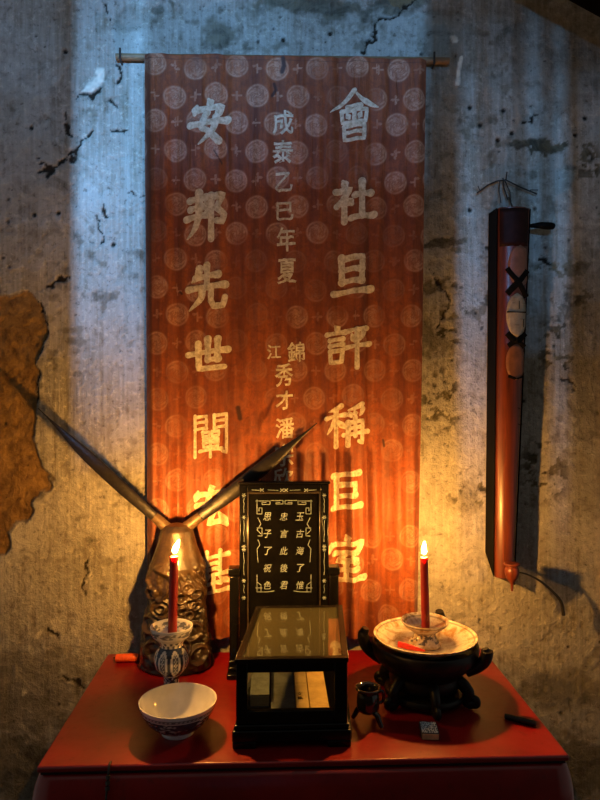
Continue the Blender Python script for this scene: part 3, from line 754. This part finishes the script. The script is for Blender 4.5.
def stemcup_mask(Th, Z, T, Rr):
    out = np.zeros_like(Z)
    z = Z / 1.19
    nz = fbm(Th * 6, z * 260, 3)
    bulb = (z > .064) & (z < .114)
    pet = np.abs(((Th * 8 / (2 * PI)) % 1) - .5) * 2
    zz = (z - .089) / .0245
    inner = (pet < .78 * np.sqrt(np.clip(1 - zz ** 2, 0, 1)))
    out[bulb & ~inner] = 1
    core = (pet < .45 * np.sqrt(np.clip(1 - (zz / .8) ** 2, 0, 1))) & (np.sin(z * 900) * np.sin(Th * 60) > -.3)
    out[bulb & core] = .9
    out[(z < .061) & (T < .6) & (nz > .47)] = .95
    nk = (z > .1155) & (z < .128) & (T < .66)
    out[nk & (np.sin(Th * 14) * np.sin((z - .1) * 420) > .1)] = .85
    out[(np.abs(z - .1148) < .0016)] = 1
    inside = (T > .70) & (z > .139)
    out[inside & (nz > .45) & (z < .1495)] = .8
    return out
KZ = 1.19
cup = lathe('stem_cup', (resample(smooth_prof([(0, .006), (.020, .004), (.027, 0.0), (.028, .004), (.023, .014), (.019, .034), (.0195, .056), (.026, .064), (.038, .076), (.0425, .091), (.037, .106), (.029, .1145), (.0275, .119), (.034, .1275), (.046, .1365), (.0505, .146), (.0515, .153), (.049, .1535), (.044, .146), (.036, .138), (.02, .134), (.0, .133)], 160), 160)[0] * [0.93, KZ]).tolist(),
            M['porcelain'], None, CL, 96, 0, stemcup_mask)
tag(cup, 'tall blue-and-white porcelain stem cup holding the left candle before the carved horned figure', 'cup', 'candle cups')
hL = (628 - 556) * S + .012
candle(CL + Vector((.002, -.001, .1345 * KZ)), at_y(172, 556, DL).z - TZ - .1345 * KZ, .0103, 'lit dark red candle standing in the tall stem cup beside the black display case', (.004, 0), .012)

# right: black carved stand, plate, cup, candle
DR = 1.535
RS = Vector((at_y(425, 640, DR).x, DR, TZ))
PZ = .113                          # plate's underside above the table
RS.z = TZ
stand = empty('carved_plate_stand', RS, 'black carved round stand with three upright lugs and curled feet under the crackled plate', 'stand')
lathe('body', smooth_prof([(0, .030), (.066, .030), (.080, .038), (.084, .050), (.082, .062), (.084, .066), (.097, .078), (.112, .092), (.120, .104), (.1235, .118), (.1225, .130), (.1185, .1325), (.115, .129), (.108, .117), (.094, .1122), (.080, .1122), (.0, .1122)], 70), M['blackmatte'], stand, (0, 0, 0), 64)
lathe('base_ring', smooth_prof([(.058, .010), (.086, .009), (.094, .014), (.094, .021), (.088, .026), (.060, .025), (.054, .019), (.058, .010)], 40), M['blackmatte'], stand, (0, 0, 0), 64)
for ang in (35, 145, 215, 325, 270):
    a = R(ang); c_, s_ = math.cos(a), math.sin(a)
    P = [(.064, .058), (.086, .055), (.104, .036), (.100, .016), (.110, .0125), (.121, .016), (.121, .024), (.113, .026)]
    bm = bmesh.new(); pts = spline([(r * c_, r * s_, z) for r, z in P], 36)
    tube(bm, pts, [.0125 - .006 * (k / 36) for k in range(37)], 12, flat=1.3, up=(-s_, c_, 0)); obj('foot', bm, M['blackmatte'], stand)
for ang, hh in ((168, .190), (-32, .176), (62, .196)):
    a = R(ang); c_, s_ = math.cos(a), math.sin(a)
    P = [(.100, .081), (.122, .096), (.139, .114), (.145, .136), (.143, hh - .048), (.139, hh - .036)]
    bm = bmesh.new(); pts = spline([(r * c_, r * s_, z) for r, z in P], 30)
    tube(bm, pts, [.014 + .004 * math.sin(PI * k / 30) - .004 * (k / 30) for k in range(31)], 14, flat=.85, up=(-s_, c_, 0)); obj('lug', bm, M['blackmatte'], stand, ang=60)
def plate_mask(Th, Z, T, Rr):
    return (((np.abs(Rr - .112) < .0014) & (T > .5)) * .6)
plate = lathe('crackled_plate', resample(smooth_prof([(0, .002), (.045, .002), (.062, 0), (.064, .004), (.085, .012), (.108, .024), (.119, .033), (.1195, .0355), (.116, .0350), (.102, .026), (.080, .0155), (.060, .0085), (.03, .007), (0, .007)], 110), 110)[0].tolist(), M['stained'], None, RS + Vector((0, 0, PZ)), 96, 0, plate_mask)
tag(plate, 'wide cream crackle-glazed plate resting on the black carved stand', 'plate')
CR = RS + Vector((.0005, .004, PZ + .0086))
def cup_mask(Th, Z, T, Rr):
    m_ = np.zeros_like(Z)
    nz = fbm(Th * 5 + 3, Z * 170, 3)
    m_[(Z > .010) & (Z < .030) & (T < .5) & (nz > .52)] = .9
    m_[(np.abs(Z - .0325) < .0012) & (T < .55)] = .7
    m_[(np.abs(Z - .052) < .0015) & (T > .5)] = .55
    return m_
cup2 = lathe('porcelain_cup', resample(smooth_prof([(0, .003), (.026, .002), (.036, 0.0), (.0375, .005), (.032, .013), (.026, .023), (.026, .030), (.036, .037), (.049, .047), (.0555, .056), (.0545, .058), (.050, .054), (.038, .044), (.024, .039), (0, .038)], 120), 120)[0].tolist(), M['stained'], None, CR, 80, 0, cup_mask)
tag(cup2, 'small footed porcelain cup with blue brushwork standing in the middle of the crackled plate', 'cup', 'candle cups')
ctop = at_y(423, 557, DR + .004).z
cb = CR.z + .0386
candle(Vector((CR.x + .002, CR.y, cb)), ctop - cb, .0096, 'lit dark red candle standing in the small cup on the plate', (-.004, 0), .001)
# red stub lying in the plate
def stub(name, p0, p1, r, mat, label, cat, flat=.6):
    d = (Vector(p1) - Vector(p0)); e = bpy.data.objects.new(name, bpy.data.meshes.new(name))
    bm = bmesh.new(); n = 20
    tube(bm, [Vector(p0) * 0 + d * (k / n) for k in range(n + 1)], [r * (1 - .75 * max(0, (k / n - .45) / .55) ** 1.2) for k in range(n + 1)], 14, flat=flat, up=(0, 0, 1))
    return tag(obj(name, bm, mat, None, p0, bevel=.001), label, cat)
pa = at_z(398, 645, TZ + PZ + .029); pb = at_z(425, 651, TZ + PZ + .0255)
pa.z += .002
stub('red_candle_stub', pa, pb, .0068, M['waxred'], 'short bright red candle stub lying on the front of the crackled plate', 'candle stub')

# ------------------------------------------------------------------ the front bowl
BD = at_z(178, 732, TZ)
bo = Vector((at_y(178, 705, BD.y).x, BD.y, TZ))
def bowl_mask(Th, Z, T, Rr):
    m_ = np.zeros_like(Z); out = T < .52
    nz = fbm(Th * 2.4, Z * 90, 4); n2 = fbm(Th * 9, Z * 240, 3)
    band = out & (Z > .014) & (Z < .052)
    m_[band & (nz > .30)] = .95
    m_[band & (n2 > .68)] = .15
    m_[out & (Z > .054) & (Z < .0605)] = .8
    m_[out & (Z > .0555) & (Z < .059) & (np.sin(Th * 60) > .2)] = .2
    m_[(~out) & (Rr < .016) & (n2 > .53)] = .75
    m_[(~out) & (np.abs(Rr - .033) < .0012)] = .4
    return m_
bowl = lathe('porcelain_bowl', resample(smooth_prof([(0, .004), (.026, .004), (.033, 0), (.035, .003), (.034, .009), (.052, .019), (.067, .035), (.076, .051), (.081, .0665), (.0805, .0685), (.0785, .0675), (.073, .052), (.063, .036), (.047, .020), (.027, .012), (0, .010)], 140), 140)[0].tolist(), M['porcelain'], None, bo, 112, 0, bowl_mask)
tag(bowl, 'round white porcelain bowl with dark blue painted outside at the front of the table', 'bowl')

# ------------------------------------------------------------------ glass-topped display case
def case_pt(px, py, z): return at_z(px, py, z)
ZL = .976                          # lid height
f0, f1 = at_z(236, 660, ZL), at_z(347.5, 659, ZL)
CY0 = (f0.y + f1.y) / 2
CY1 = 1.615
b0, b1 = at_y(257, 607, CY1), at_y(341.5, 606, CY1)
case = empty('display_case', ((f0.x + f1.x) / 2, CY0, TZ), 'black lacquer display case with glass lid and window, old books inside', 'display case')
o_ = case.location
xf0, xf1 = f0.x - o_.x, f1.x - o_.x
xb0, xb1 = b0.x - o_.x, b1.x - o_.x
dy = CY1 - CY0
zl0, zl1 = ZL - TZ, b0.z - TZ
def cpt(u, v, z, inset=0):         # u across, v towards the back; the case narrows to the back
    l = (xf0 + inset) * (1 - v) + (xb0 + inset) * v; r = (xf1 - inset) * (1 - v) + (xb1 - inset) * v
    return Vector((l + (r - l) * u, v * dy, z))
def hexa(bm, P):
    vs = [bm.verts.new(p) for p in P]
    for f in ((0, 1, 2, 3), (7, 6, 5, 4), (0, 4, 5, 1), (1, 5, 6, 2), (2, 6, 7, 3), (3, 7, 4, 0)): bm.faces.new([vs[k] for k in f])
def slab(bm, u0, u1, v0, v1, z0, z1, tilt=True):
    """z1 may follow the sloping lid: pass as offset from the lid when tilt"""
    P = []
    for (z, tp) in ((z0, 0), (z1, 1)):
        for (u, v) in ((u0, v0), (u1, v0), (u1, v1), (u0, v1)):
            zz = z if not (tilt and tp) else (zl0 + (zl1 - zl0) * v + z)
            P.append(cpt(u, v, zz))
    hexa(bm, P)
FB = .046                          # top of the plinth
# plinth with bracket feet
bm = bmesh.new()
P = lambda u0, u1, v0, v1, z0, z1, e: hexa(bm, [cpt(u0, v0, z0) + Vector((-e if u0 == 0 else 0, -e, 0)), cpt(u1, v0, z0) + Vector((e if u1 == 1 else 0, -e, 0)), cpt(u1, v1, z0) + Vector((e if u1 == 1 else 0, 0, 0)), cpt(u0, v1, z0) + Vector((-e if u0 == 0 else 0, 0, 0)),
                                                 cpt(u0, v0, z1) + Vector((-e if u0 == 0 else 0, -e, 0)), cpt(u1, v0, z1) + Vector((e if u1 == 1 else 0, -e, 0)), cpt(u1, v1, z1) + Vector((e if u1 == 1 else 0, 0, 0)), cpt(u0, v1, z1) + Vector((-e if u0 == 0 else 0, 0, 0))])
P(0, 1, 0, 1, .014, FB - .010, .008); P(0, 1, 0, 1, FB - .010, FB, .004)
obj('plinth', bm, M['black'], case, bevel=.003)
for (u0, u1, v0, v1) in ((0, .18, 0, .14), (.82, 1, 0, .14), (0, .18, .86, 1), (.82, 1, .86, 1)):
    bm = bmesh.new(); P(u0, u1, v0, v1, 0, .0145, .007); obj('foot', bm, M['black'], case, bevel=.003)
# frame: four posts, rails
bm = bmesh.new()
tv = .014 / dy; tu = .115
slab(bm, 0, .10, 0, tv, FB, -.006); slab(bm, .885, 1, 0, tv, FB, -.006)
slab(bm, .10, .885, 0, tv, FB, FB + .026, False)
hexa(bm, [cpt(.10, 0, .150), cpt(.885, 0, .150), cpt(.885, tv, .150), cpt(.10, tv, .150), cpt(.10, 0, zl0 - .006), cpt(.885, 0, zl0 - .006), cpt(.885, tv, zl0 - .006), cpt(.10, tv, zl0 - .006)])
obj('front_frame', bm, M['black'], case, bevel=.0015)
for u0, u1 in ((0, .06), (.94, 1)):
    bm = bmesh.new(); slab(bm, u0, u1, 1 - 2 * tv, 1 - tv, FB, -.006); slab(bm, u0, u1, tv, 1 - 2 * tv, FB, FB + .018, False)
    hexa(bm, [cpt(u, v, zl0 + (zl1 - zl0) * v + z) for z in (-.018, -.006) for (u, v) in ((u0, tv), (u1, tv), (u1, 1 - 2 * tv), (u0, 1 - 2 * tv))])
    obj('side_frame', bm, M['black'], case)
    um_ = (u0 + u1) / 2; bm = bmesh.new(); hexa(bm, [cpt(u, v, z if z < .1 else zl0 + (zl1 - zl0) * v - .017) for z in (FB + .017, .5) for (u, v) in ((um_ - .01, tv), (um_ + .01, tv), (um_ + .01, 1 - 2 * tv), (um_ - .01, 1 - 2 * tv))])
    obj('side_pane', bm, M['glass'], case)
bm = bmesh.new(); slab(bm, 0, 1, 1 - tv, 1, FB, -.006); obj('back_panel', bm, M['black'], case)
bm = bmesh.new(); slab(bm, .06, .94, tv, 1 - tv, FB, FB + .006, False); obj('inner_floor', bm, M['black'], case)
bm = bmesh.new(); slab(bm, .095, .89, tv * .35, tv * .6, FB + .024, .152, False); obj('front_pane', bm, M['glass'], case)
# lid: narrow gilt-worn rails round a glass pane
M['lidrail'] = simple('worn_brown_lid_rail', (0.006, 0.0045, 0.003), 0.25, 0.5, 60, 0.1, spec=.3)
LA = lambda v: zl0 + (zl1 - zl0) * v
lid = None
bm = bmesh.new()
def lidbox(bm, u0, u1, v0, v1, a, b):
    hexa(bm, [cpt(u, v, LA(v) + z) for z in (a, b) for (u, v) in ((u0, v0), (u1, v0), (u1, v1), (u0, v1))])
lidbox(bm, -.01, 1.01, -.012, .035, -.006, .003); lidbox(bm, -.01, 1.01, .965, 1.0, -.006, .003)
lidbox(bm, -.01, .05, .035, .965, -.006, .003); lidbox(bm, .95, 1.01, .035, .965, -.006, .003)
lid = obj('lid', bm, M['lidrail'], case, bevel=.001)
bm = bmesh.new(); lidbox(bm, .045, .955, .03, .97, -.0025, .0005); lp = obj('lid_pane', bm, M['lidglass'], lid)
# books lying in the case
bz0 = TZ + FB + .0065
def book(x0, x1, y0, y1, h, mat, label, page='front'):
    e = empty('old_book', ((x0 + x1) / 2, (y0 + y1) / 2, bz0), label, 'book', 0, 'old books in the display case')
    hw, hd = (x1 - x0) / 2, (y1 - y0) / 2
    bm = bmesh.new(); box(bm, -hw + .001, hw - .001, -hd + .002, hd - .002, .0022, h - .0022); obj('pages', bm, M['pages'], e)
    bm = bmesh.new(); box(bm, -hw, hw, -hd, hd, 0, .002); box(bm, -hw, hw, -hd, hd, h - .002, h); box(bm, -hw, -hw + .0008, -hd, hd, .002, h - .002)
    obj('cover', bm, mat, e, bevel=.0006); return e
M['pages'] = simple('yellowed_pages', (0.55, 0.40, 0.22), 0.8, 0.3, 8, 0.3, (2, 2, 60))
M['indigo'] = simple('indigo_book_cloth', (0.085, 0.10, 0.13), 0.7, 0.45, 40, 0.2)
M['indigo2'] = simple('faded_slate_book_cloth', (0.10, 0.125, 0.16), 0.7, 0.4, 40, 0.2)
M['tanbook'] = simple('tan_book_paper', (0.50, 0.37, 0.18), 0.8, 0.3, 40, 0.1)
M['goldbook'] = simple('golden_book_paper', (0.66, 0.46, 0.20), 0.8, 0.3, 25, 0.1)
ix0 = o_.x + xf0 * .88 + .002; 
yb0, yb1 = CY0 + .022, CY1 - .045
W = (xf1 - xf0)
X0 = o_.x + xf0 + W * .135
bk = [book(X0 - .004, X0 + .036, yb0 + .036, yb1, .027, M['indigo2'], 'slate blue book with tan page ends at the left inside the case'),
      book(X0 + .040, X0 + .090, yb0, yb1, .014, M['indigo'], 'dark indigo book lying between the slate and tan books in the case'),
      book(X0 + .092, X0 + .119, yb0, yb1, .0145, M['tanbook'], 'narrow tan book with small black title lying inside the case'),
      book(X0 + .121, X0 + .160, yb0, yb1, .0135, M['goldbook'], 'golden tan book at the right inside the case')]
for k, ch in enumerate('文集'):
    bm = glyph(ch, .02)
    for v in bm.verts: v.co = Vector((v.co.x * .013, v.co.y * .015, 0)) + Vector((-.004, -.045 - .019 * k, .0149))
    obj('title', bm, M['ink'], bk[2])

# ------------------------------------------------------------------ the inlaid tablet screen
TY = 1.715
tl0, tr0 = at_y(239.5, 484, TY), at_y(328.5, 484, TY)
tab = empty('tablet_screen', ((tl0.x + tr0.x) / 2, TY, TZ), 'black lacquer tablet screen with pearl inlaid writing, behind the display case', 'tablet')
hw = (tr0.x - tl0.x) / 2; TT = tl0.z - TZ
TB = .075; fw = .019
bm = bmesh.new()
box(bm, -hw, -hw + fw, -.012, .012, TB, TT); box(bm, hw - fw, hw, -.012, .012, TB, TT)
box(bm, -hw + fw, hw - fw, -.012, .012, TT - fw, TT); box(bm, -hw + fw, hw - fw, -.012, .012, TB, TB + fw * 1.3)
tf = obj('frame', bm, M['black'], tab, bevel=.003)
iw = hw - fw
bm = bmesh.new(); g = .006
box(bm, -iw, -iw + g, -.009, -.004, TB + fw * 1.3, TT - fw); box(bm, iw - g, iw, -.009, -.004, TB + fw * 1.3, TT - fw); box(bm, -iw + g, iw - g, -.009, -.004, TT - fw - g, TT - fw); box(bm, -iw + g, iw - g, -.009, -.004, TB + fw * 1.3, TB + fw * 1.3 + g)
M['edge'] = simple('worn_moulding', (0.03, 0.024, 0.018), 0.25, .3, 60, coat=.4)
obj('moulding', bm, M['edge'], tab, bevel=.002)
bm = bmesh.new(); box(bm, -iw, iw, -.004, .008, TB + fw, TT - fw); pan = obj('panel', bm, M['black'], tab)
bm = bmesh.new(); box(bm, -hw - .004, hw + .004, -.015, .012, TT, TT + .007); obj('cap', bm, M['black'], tab, bevel=.003)
def tp_(px, py, y=-.0052):         # tablet-local point under a pixel
    p = at_y(px, py, TY + y) - tab.location; return Vector((p.x, y, p.z))
def flatline(bm, pts, wd, y):
    for (a, b) in zip(pts, pts[1:]):
        a, b = Vector((a[0], 0, a[1])), Vector((b[0], 0, b[1])); d = (b - a)
        if d.length < 1e-6: continue
        d.normalize(); n = Vector((-d.z, 0, d.x)) * wd; a = a - d * wd; b = b + d * wd
        vs = [bm.verts.new(p + Vector((0, yy_, 0))) for yy_ in (y, y + .0006) for p in (a - n, b - n, b + n, a + n)]
        for f in ((0, 1, 2, 3), (7, 6, 5, 4), (0, 4, 5, 1), (1, 5, 6, 2), (2, 6, 7, 3), (3, 7, 4, 0)): bm.faces.new([vs[k] for k in f])
def pl(px, py): p = tp_(px, py); return (p.x, p.z)
# border: meander corners, scrolls down the sides  (pixels from the photograph, laid on the panel)
bm = bmesh.new()
for sgn in (1, -1):
    mx_ = lambda x: x if sgn == 1 else 568 - x
    for pts in ([(256, 501), (270, 501), (270, 504.5), (262, 504.5), (262, 502.5), (266, 502.5)], [(257, 500), (257, 514), (262, 514), (262, 508), (259, 508), (259, 511)], [(258, 518), (261, 524), (257, 530), (261, 534)],
                [(257, 528), (262, 528), (262, 536), (258, 536)], [(258, 540), (260, 545), (257, 549), (258, 562)], [(257, 575), (257, 592), (267, 592), (274, 591)], [(257, 582), (261, 585), (261, 592)], [(256, 588), (262, 588)],
                [(271, 500.5), (283, 500.5), (283, 504), (276, 504), (276, 502.5), (280, 502.5)]):
        bm = bmesh.new(); flatline(bm, [pl(mx_(x), y) for x, y in pts], .0008, -.0048); obj('border_inlay', bm, M['nacre'], pan)
bm = bmesh.new()
for sgn in (1, -1):
    mx_ = lambda x: x if sgn == 1 else 568 - x
    ys = np.arange(497, 600, 3.0)
    for a, b in ((498, 512), (520, 541), (552, 574), (584, 592)):
        flatline(bm, [pl(mx_(244 + .35 * math.sin(y)), y) for y in np.linspace(a, b, 6)], .0006, -.0127)
    for y in (495, 517, 546, 549, 580, 597):
        for ang in (0, 60, 120):
            c_, s_ = 1.7 * math.cos(R(ang)), 1.7 * math.sin(R(ang)); flatline(bm, [pl(mx_(244) - c_, y - s_), pl(mx_(244) + c_, y + s_)], .0008, -.0127)
    for x in (252, 268): flatline(bm, [pl(mx_(x), 489.5), pl(mx_(x + 10), 490)], .0006, -.0127)
    for x in (262, 282): flatline(bm, [pl(mx_(x - 1.5), 488.5), pl(mx_(x + 1.5), 491)], .001, -.0127); flatline(bm, [pl(mx_(x - 1.5), 491), pl(mx_(x + 1.5), 488.5)], .001, -.0127)
obj('frame_inlay', bm, M['nacre'], tf)
cols = (('玉古海了惟', 300), ('忠言此後君', 284), ('思子了祝色', 267.5))
for chars, px in cols:
    for k, ch in enumerate(chars):
        bm = glyph(ch, .006); c = tp_(px, 516.5 + 17.2 * k)
        for v in bm.verts: v.co = Vector((c.x + v.co.x * .0195 + .004 * v.co.y, -.0048, c.z + v.co.y * .021))
        ex_ = bmesh.ops.extrude_face_region(bm, geom=bm.faces[:])
        for g_ in ex_['geom']:
            if isinstance(g_, bmesh.types.BMVert): g_.co.y += .0006
        obj('inlaid_character', bm, M['nacre'], pan)
# stand
sw = hw + .024
for s in (-1, 1):
    bm = bmesh.new(); x = s * (hw + .013)
    box(bm, x - .012, x + .012, -.016, .016, .022, .242); box(bm, x - .015, x + .015, -.019, .019, .242, .262)
    obj('post', bm, M['black'], tab, bevel=.003)
    bm = bmesh.new(); box(bm, x - .015, x + .015, -.074, .040, 0, .014); box(bm, x - .013, x + .013, -.056, .034, .014, .024); box(bm, x - .012, x + .012, -.040, .026, .024, .034); obj('foot', bm, M['black'], tab, bevel=.003)
    bm = bmesh.new(); vs = [bm.verts.new((x + dx, y, z)) for dx in (-.007, .007) for (y, z) in ((-.016, .034), (-.036, .034), (-.034, .05), (-.022, .09), (-.016, .12))]
    bm.faces.new(vs[:5]); bm.faces.new(vs[5:][::-1])
    for k in range(5): bm.faces.new((vs[k], vs[(k + 1) % 5], vs[5 + (k + 1) % 5], vs[5 + k]))
    obj('bracket', bm, M['black'], tab)
bm = bmesh.new(); box(bm, -sw + .012, sw - .012, -.012, .012, .026, TB); obj('rail', bm, M['black'], tab, bevel=.002)

# ------------------------------------------------------------------ the carved horned figure
HY = 1.745
hc = at_y(178, 677, HY); H0 = Vector((at_y(177, 600, HY).x, HY, TZ))
fig = empty('carved_horned_figure', H0, 'dark carved wooden figure with two long blade-like horns behind the stem cup', 'carving')
sH = HY / F
zz_ = np.array([0, .004, .03, .09, .165, .215, .262, .285, .322, .352, .366, .372])
wl = np.array([.092, .098, .097, .088, .074, .077, .071, .062, .049, .043, .034, .004])
wr = np.array([.090, .097, .094, .084, .076, .075, .073, .063, .050, .043, .034, .004])
dpt = np.array([.076, .080, .078, .070, .064, .062, .060, .052, .044, .038, .030, .004])
nz_, nt_ = 230, 260
zr = np.r_[np.linspace(0, .366, nz_ - 8), np.linspace(.3665, .372, 8)]
th = np.arange(nt_) * 2 * PI / nt_
Th, Zr = np.meshgrid(th, zr)
WL = np.interp(Zr, zz_, wl); WR = np.interp(Zr, zz_, wr); DP = np.interp(Zr, zz_, dpt)
cx_ = np.cos(Th); sy_ = np.sin(Th)
Xr = np.where(cx_ > 0, WR, WL) * cx_; Yr = DP * np.where(sy_ > 0, .38, 1.0) * sy_
lx, lz = Xr, Zr
front = sstep(.1, .5, -sy_)
carve = sstep(.272, .250, Zr + .015 * np.sin(lx * 60))       # relief only below the smooth forehead
def ringr(x, z, r, wd): return np.exp(-((np.hypot(lx - x, (lz - z)) - r) / wd) ** 2)
rel = np.zeros_like(Zr)
for (x, z, r) in ((-.030, .165, .022), (-.030, .165, .010), (.034, .215, .013), (.050, .200, .011), (.018, .192, .012), (.040, .176, .012), (.022, .160, .010), (.052, .168, .010), (.036, .146, .011), (.014, .135, .012), (-.055, .200, .012), (-.060, .120, .020), (-.020, .105, .024), (.045, .105, .020), (.020, .070, .022), (-.045, .060, .024), (.060, .045, .020), (0, .03, .02)):
    rel = np.maximum(rel, ringr(x, z, r, .0042))
ridge = np.exp(-((lz - (.242 - .35 * np.abs(lx + .01) + .05 * np.sin(lx * 50))) / .007) ** 2)
snout = np.exp(-((lz - .245 + .5 * lx) / .010) ** 2) * (lx < 0)
streak = np.exp(-((np.sin((lx * 1.0 + lz * .55) * 260)) / .55) ** 2) * np.exp(-((lz - .235) / .02) ** 2) * (lx > .0)
wor = fbm(Th * 3.2, Zr * 42, 4)
rel = np.maximum.reduce([rel, ridge, snout, streak * .8])
hgt = carve * (.009 * rel + .016 * (wor - .5)) + .003 * (fbm(Th * 2, Zr * 18, 3) - .5)
side = (1 - front) * carve * .014 * (fbm(Th * 4 + 20, Zr * 30, 4) - .5)
hgt = hgt * (.35 + .65 * front) + side
nrm = np.hypot(cx_ / np.maximum(WL, .01), sy_ / np.maximum(DP, .01))
endf = sstep(.0, .012, Zr) * sstep(.372, .355, Zr)
Xr = Xr + endf * hgt * cx_; Yr = Yr + endf * hgt * sy_
me = grid_mesh('carved_body', np.stack([Xr, Yr, Zr], -1).reshape(-1, 3), nt_, nz_, wrap=True)
bm = bmesh.new(); bm.from_mesh(me); bm.verts.ensure_lookup_table()
bm.faces.new([bm.verts[k] for k in range(nt_)][::-1]); bm.faces.new([bm.verts[(nz_ - 1) * nt_ + k] for k in range(nt_)])
bm.to_mesh(me); bm.free(); me.polygons.foreach_set('use_smooth', [True] * len(me.polygons))
attr(me, 'groove', np.clip(carve * (sstep(.003, -.006, hgt) * .8 + .35 * sstep(.30, .05, Zr)), 0, 1))  # shade of the hollows and lower body painted into the colour
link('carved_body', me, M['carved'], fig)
def horn(px0, px1, wmax, tilt, fwd):
    a = at_y(*px0, HY) - H0; b = at_y(*px1, HY - fwd) - H0
    d = b - a; n = 40
    bm = bmesh.new()
    nrm_ = Vector((-d.z, 0, d.x)).normalized()
    if nrm_.z < 0: nrm_ = -nrm_
    pts = []; rad = []
    for k in range(n + 1):
        f = k / n
        pts.append(a + d * f + nrm_ * (-.004 * math.sin(PI * f)))
        w_ = (.012 + (wmax - .012) * sstep(0, .38, f)) * (1 - sstep(.55, 1.0, f) * .93)
        rad.append(float(w_))
    tube(bm, pts, rad, 20, flat=.45, up=tuple(nrm_))
    h_ = obj('horn', bm, M['horn'], fig, ang=70)
    bm = bmesh.new(); d1 = d.normalized()
    tube(bm, [a - d1 * .03, a, a + d1 * .012, a + d1 * .028, a + d1 * .045], [.016, .0155, .0148, .014, .0125], 18, up=tuple(nrm_)); obj('horn_root', bm, M['hornroot'], h_)
horn((167, 528), (38, 408), .0160, 0, .0)
horn((187, 527), (317, 423), .0195, 0, -.004)

# ------------------------------------------------------------------ small things on the table
p0 = at_z(117, 662, TZ); p1 = at_z(138, 661, TZ)
e = empty('orange_stub', ((p0.x + p1.x) / 2, p0.y, TZ), 'short bright orange stub lying at the back left corner of the table', 'candle stub')
bm = bmesh.new(); tube(bm, [(-.030, 0, .0105), (-.028, 0, .0105), (.024, .002, .0105), (.030, .002, .0105)], [.0092, .0102, .0102, .008], 16, flat=1.2, up=(0, 0, 1)); obj('wax', bm, M['waxorange'], e, bevel=.001)
bm = bmesh.new(); tube(bm, [(-.029, 0, .0108), (-.036, 0, .0112)], .002, 8); obj('wick', bm, M['wick'], e)

# matchbox
mp = at_z(429, 734, TZ)
mb = empty('matchbox', (mp.x, mp.y, TZ), 'small matchbox with pale printed top lying before the black carved stand', 'matchbox', R(-6))
M['card'] = simple('matchbox_card', (0.045, 0.043, 0.05), .6, .3, 80)
M['print'] = NT('matchbox_print').m
t = NT('matchbox_label'); f = t.noise(220, t.coord((1.6, 1, 1)), 2, .5)
M['print'] = t.set(color=t.mix(t.ramp(f, (.50, 0.), (.53, 1.)), (.60, .64, .66), (.03, .06, .12)), rough=.45)
bm = bmesh.new(); box(bm, -.018, .018, -.024, .024, 0, .014); obj('sleeve', bm, M['card'], mb, bevel=.0006)
bm = bmesh.new(); box(bm, -.0165, .0165, -.022, .022, .0140, .0146); obj('printed_top', bm, M['print'], mb)
bm = bmesh.new(); box(bm, -.0165, .0165, -.0255, -.024, .0015, .0125); obj('tray', bm, M['tanbook'], mb)
# dark stick near the right edge
a = at_z(505, 719, TZ); b = at_z(536, 727, TZ)
bm = bmesh.new(); tube(bm, [Vector((0, 0, .0065)), (b - a) * .15 + Vector((0, 0, .0067)), (b - a) * .9 + Vector((0, 0, .0065)), b - a + Vector((0, 0, .0065))], [.0055, .0063, .0063, .005], 12)
tag(obj('dark_stick', bm, M['blackmatte'], None, a), 'short dark stick lying near the right edge of the red table', 'stick')
# little tripod pot beside the display case
pp = at_z(368, 724, TZ)
pot = empty('tripod_pot', pp, 'small black tripod pot standing close beside the display case', 'pot', R(10))
M['glaze'] = simple('black_glaze', (0.012, 0.011, 0.010), .12, .3, 40, coat=.6)
lathe('pot_body', smooth_prof([(0, .024), (.012, .025), (.022, .032), (.0245, .046), (.0235, .062), (.021, .070), (.0265, .075), (.028, .079), (.025, .0805), (.019, .074), (.019, .05), (0, .034)], 70), M['glaze'], pot, (0, 0, 0), 48)
for ang in (-45, 60, 145):
    a = R(ang - 10); c_, s_ = math.cos(a), math.sin(a); bm = bmesh.new()
    tube(bm, spline([(.012 * c_, .012 * s_, .032), (.024 * c_, .024 * s_, .026), (.031 * c_, .031 * s_, .014), (.037 * c_, .037 * s_, .0048)], 16), [.0068 - .0022 * k / 16 for k in range(17)], 12); obj('leg', bm, M['glaze'], pot)
bm = bmesh.new(); tube(bm, spline([(.0225, .004, .064), (.034, .004, .066), (.037, .004, .052), (.032, .004, .042), (.0225, .004, .044)], 20), .0032, 10); obj('handle', bm, M['glaze'], pot)
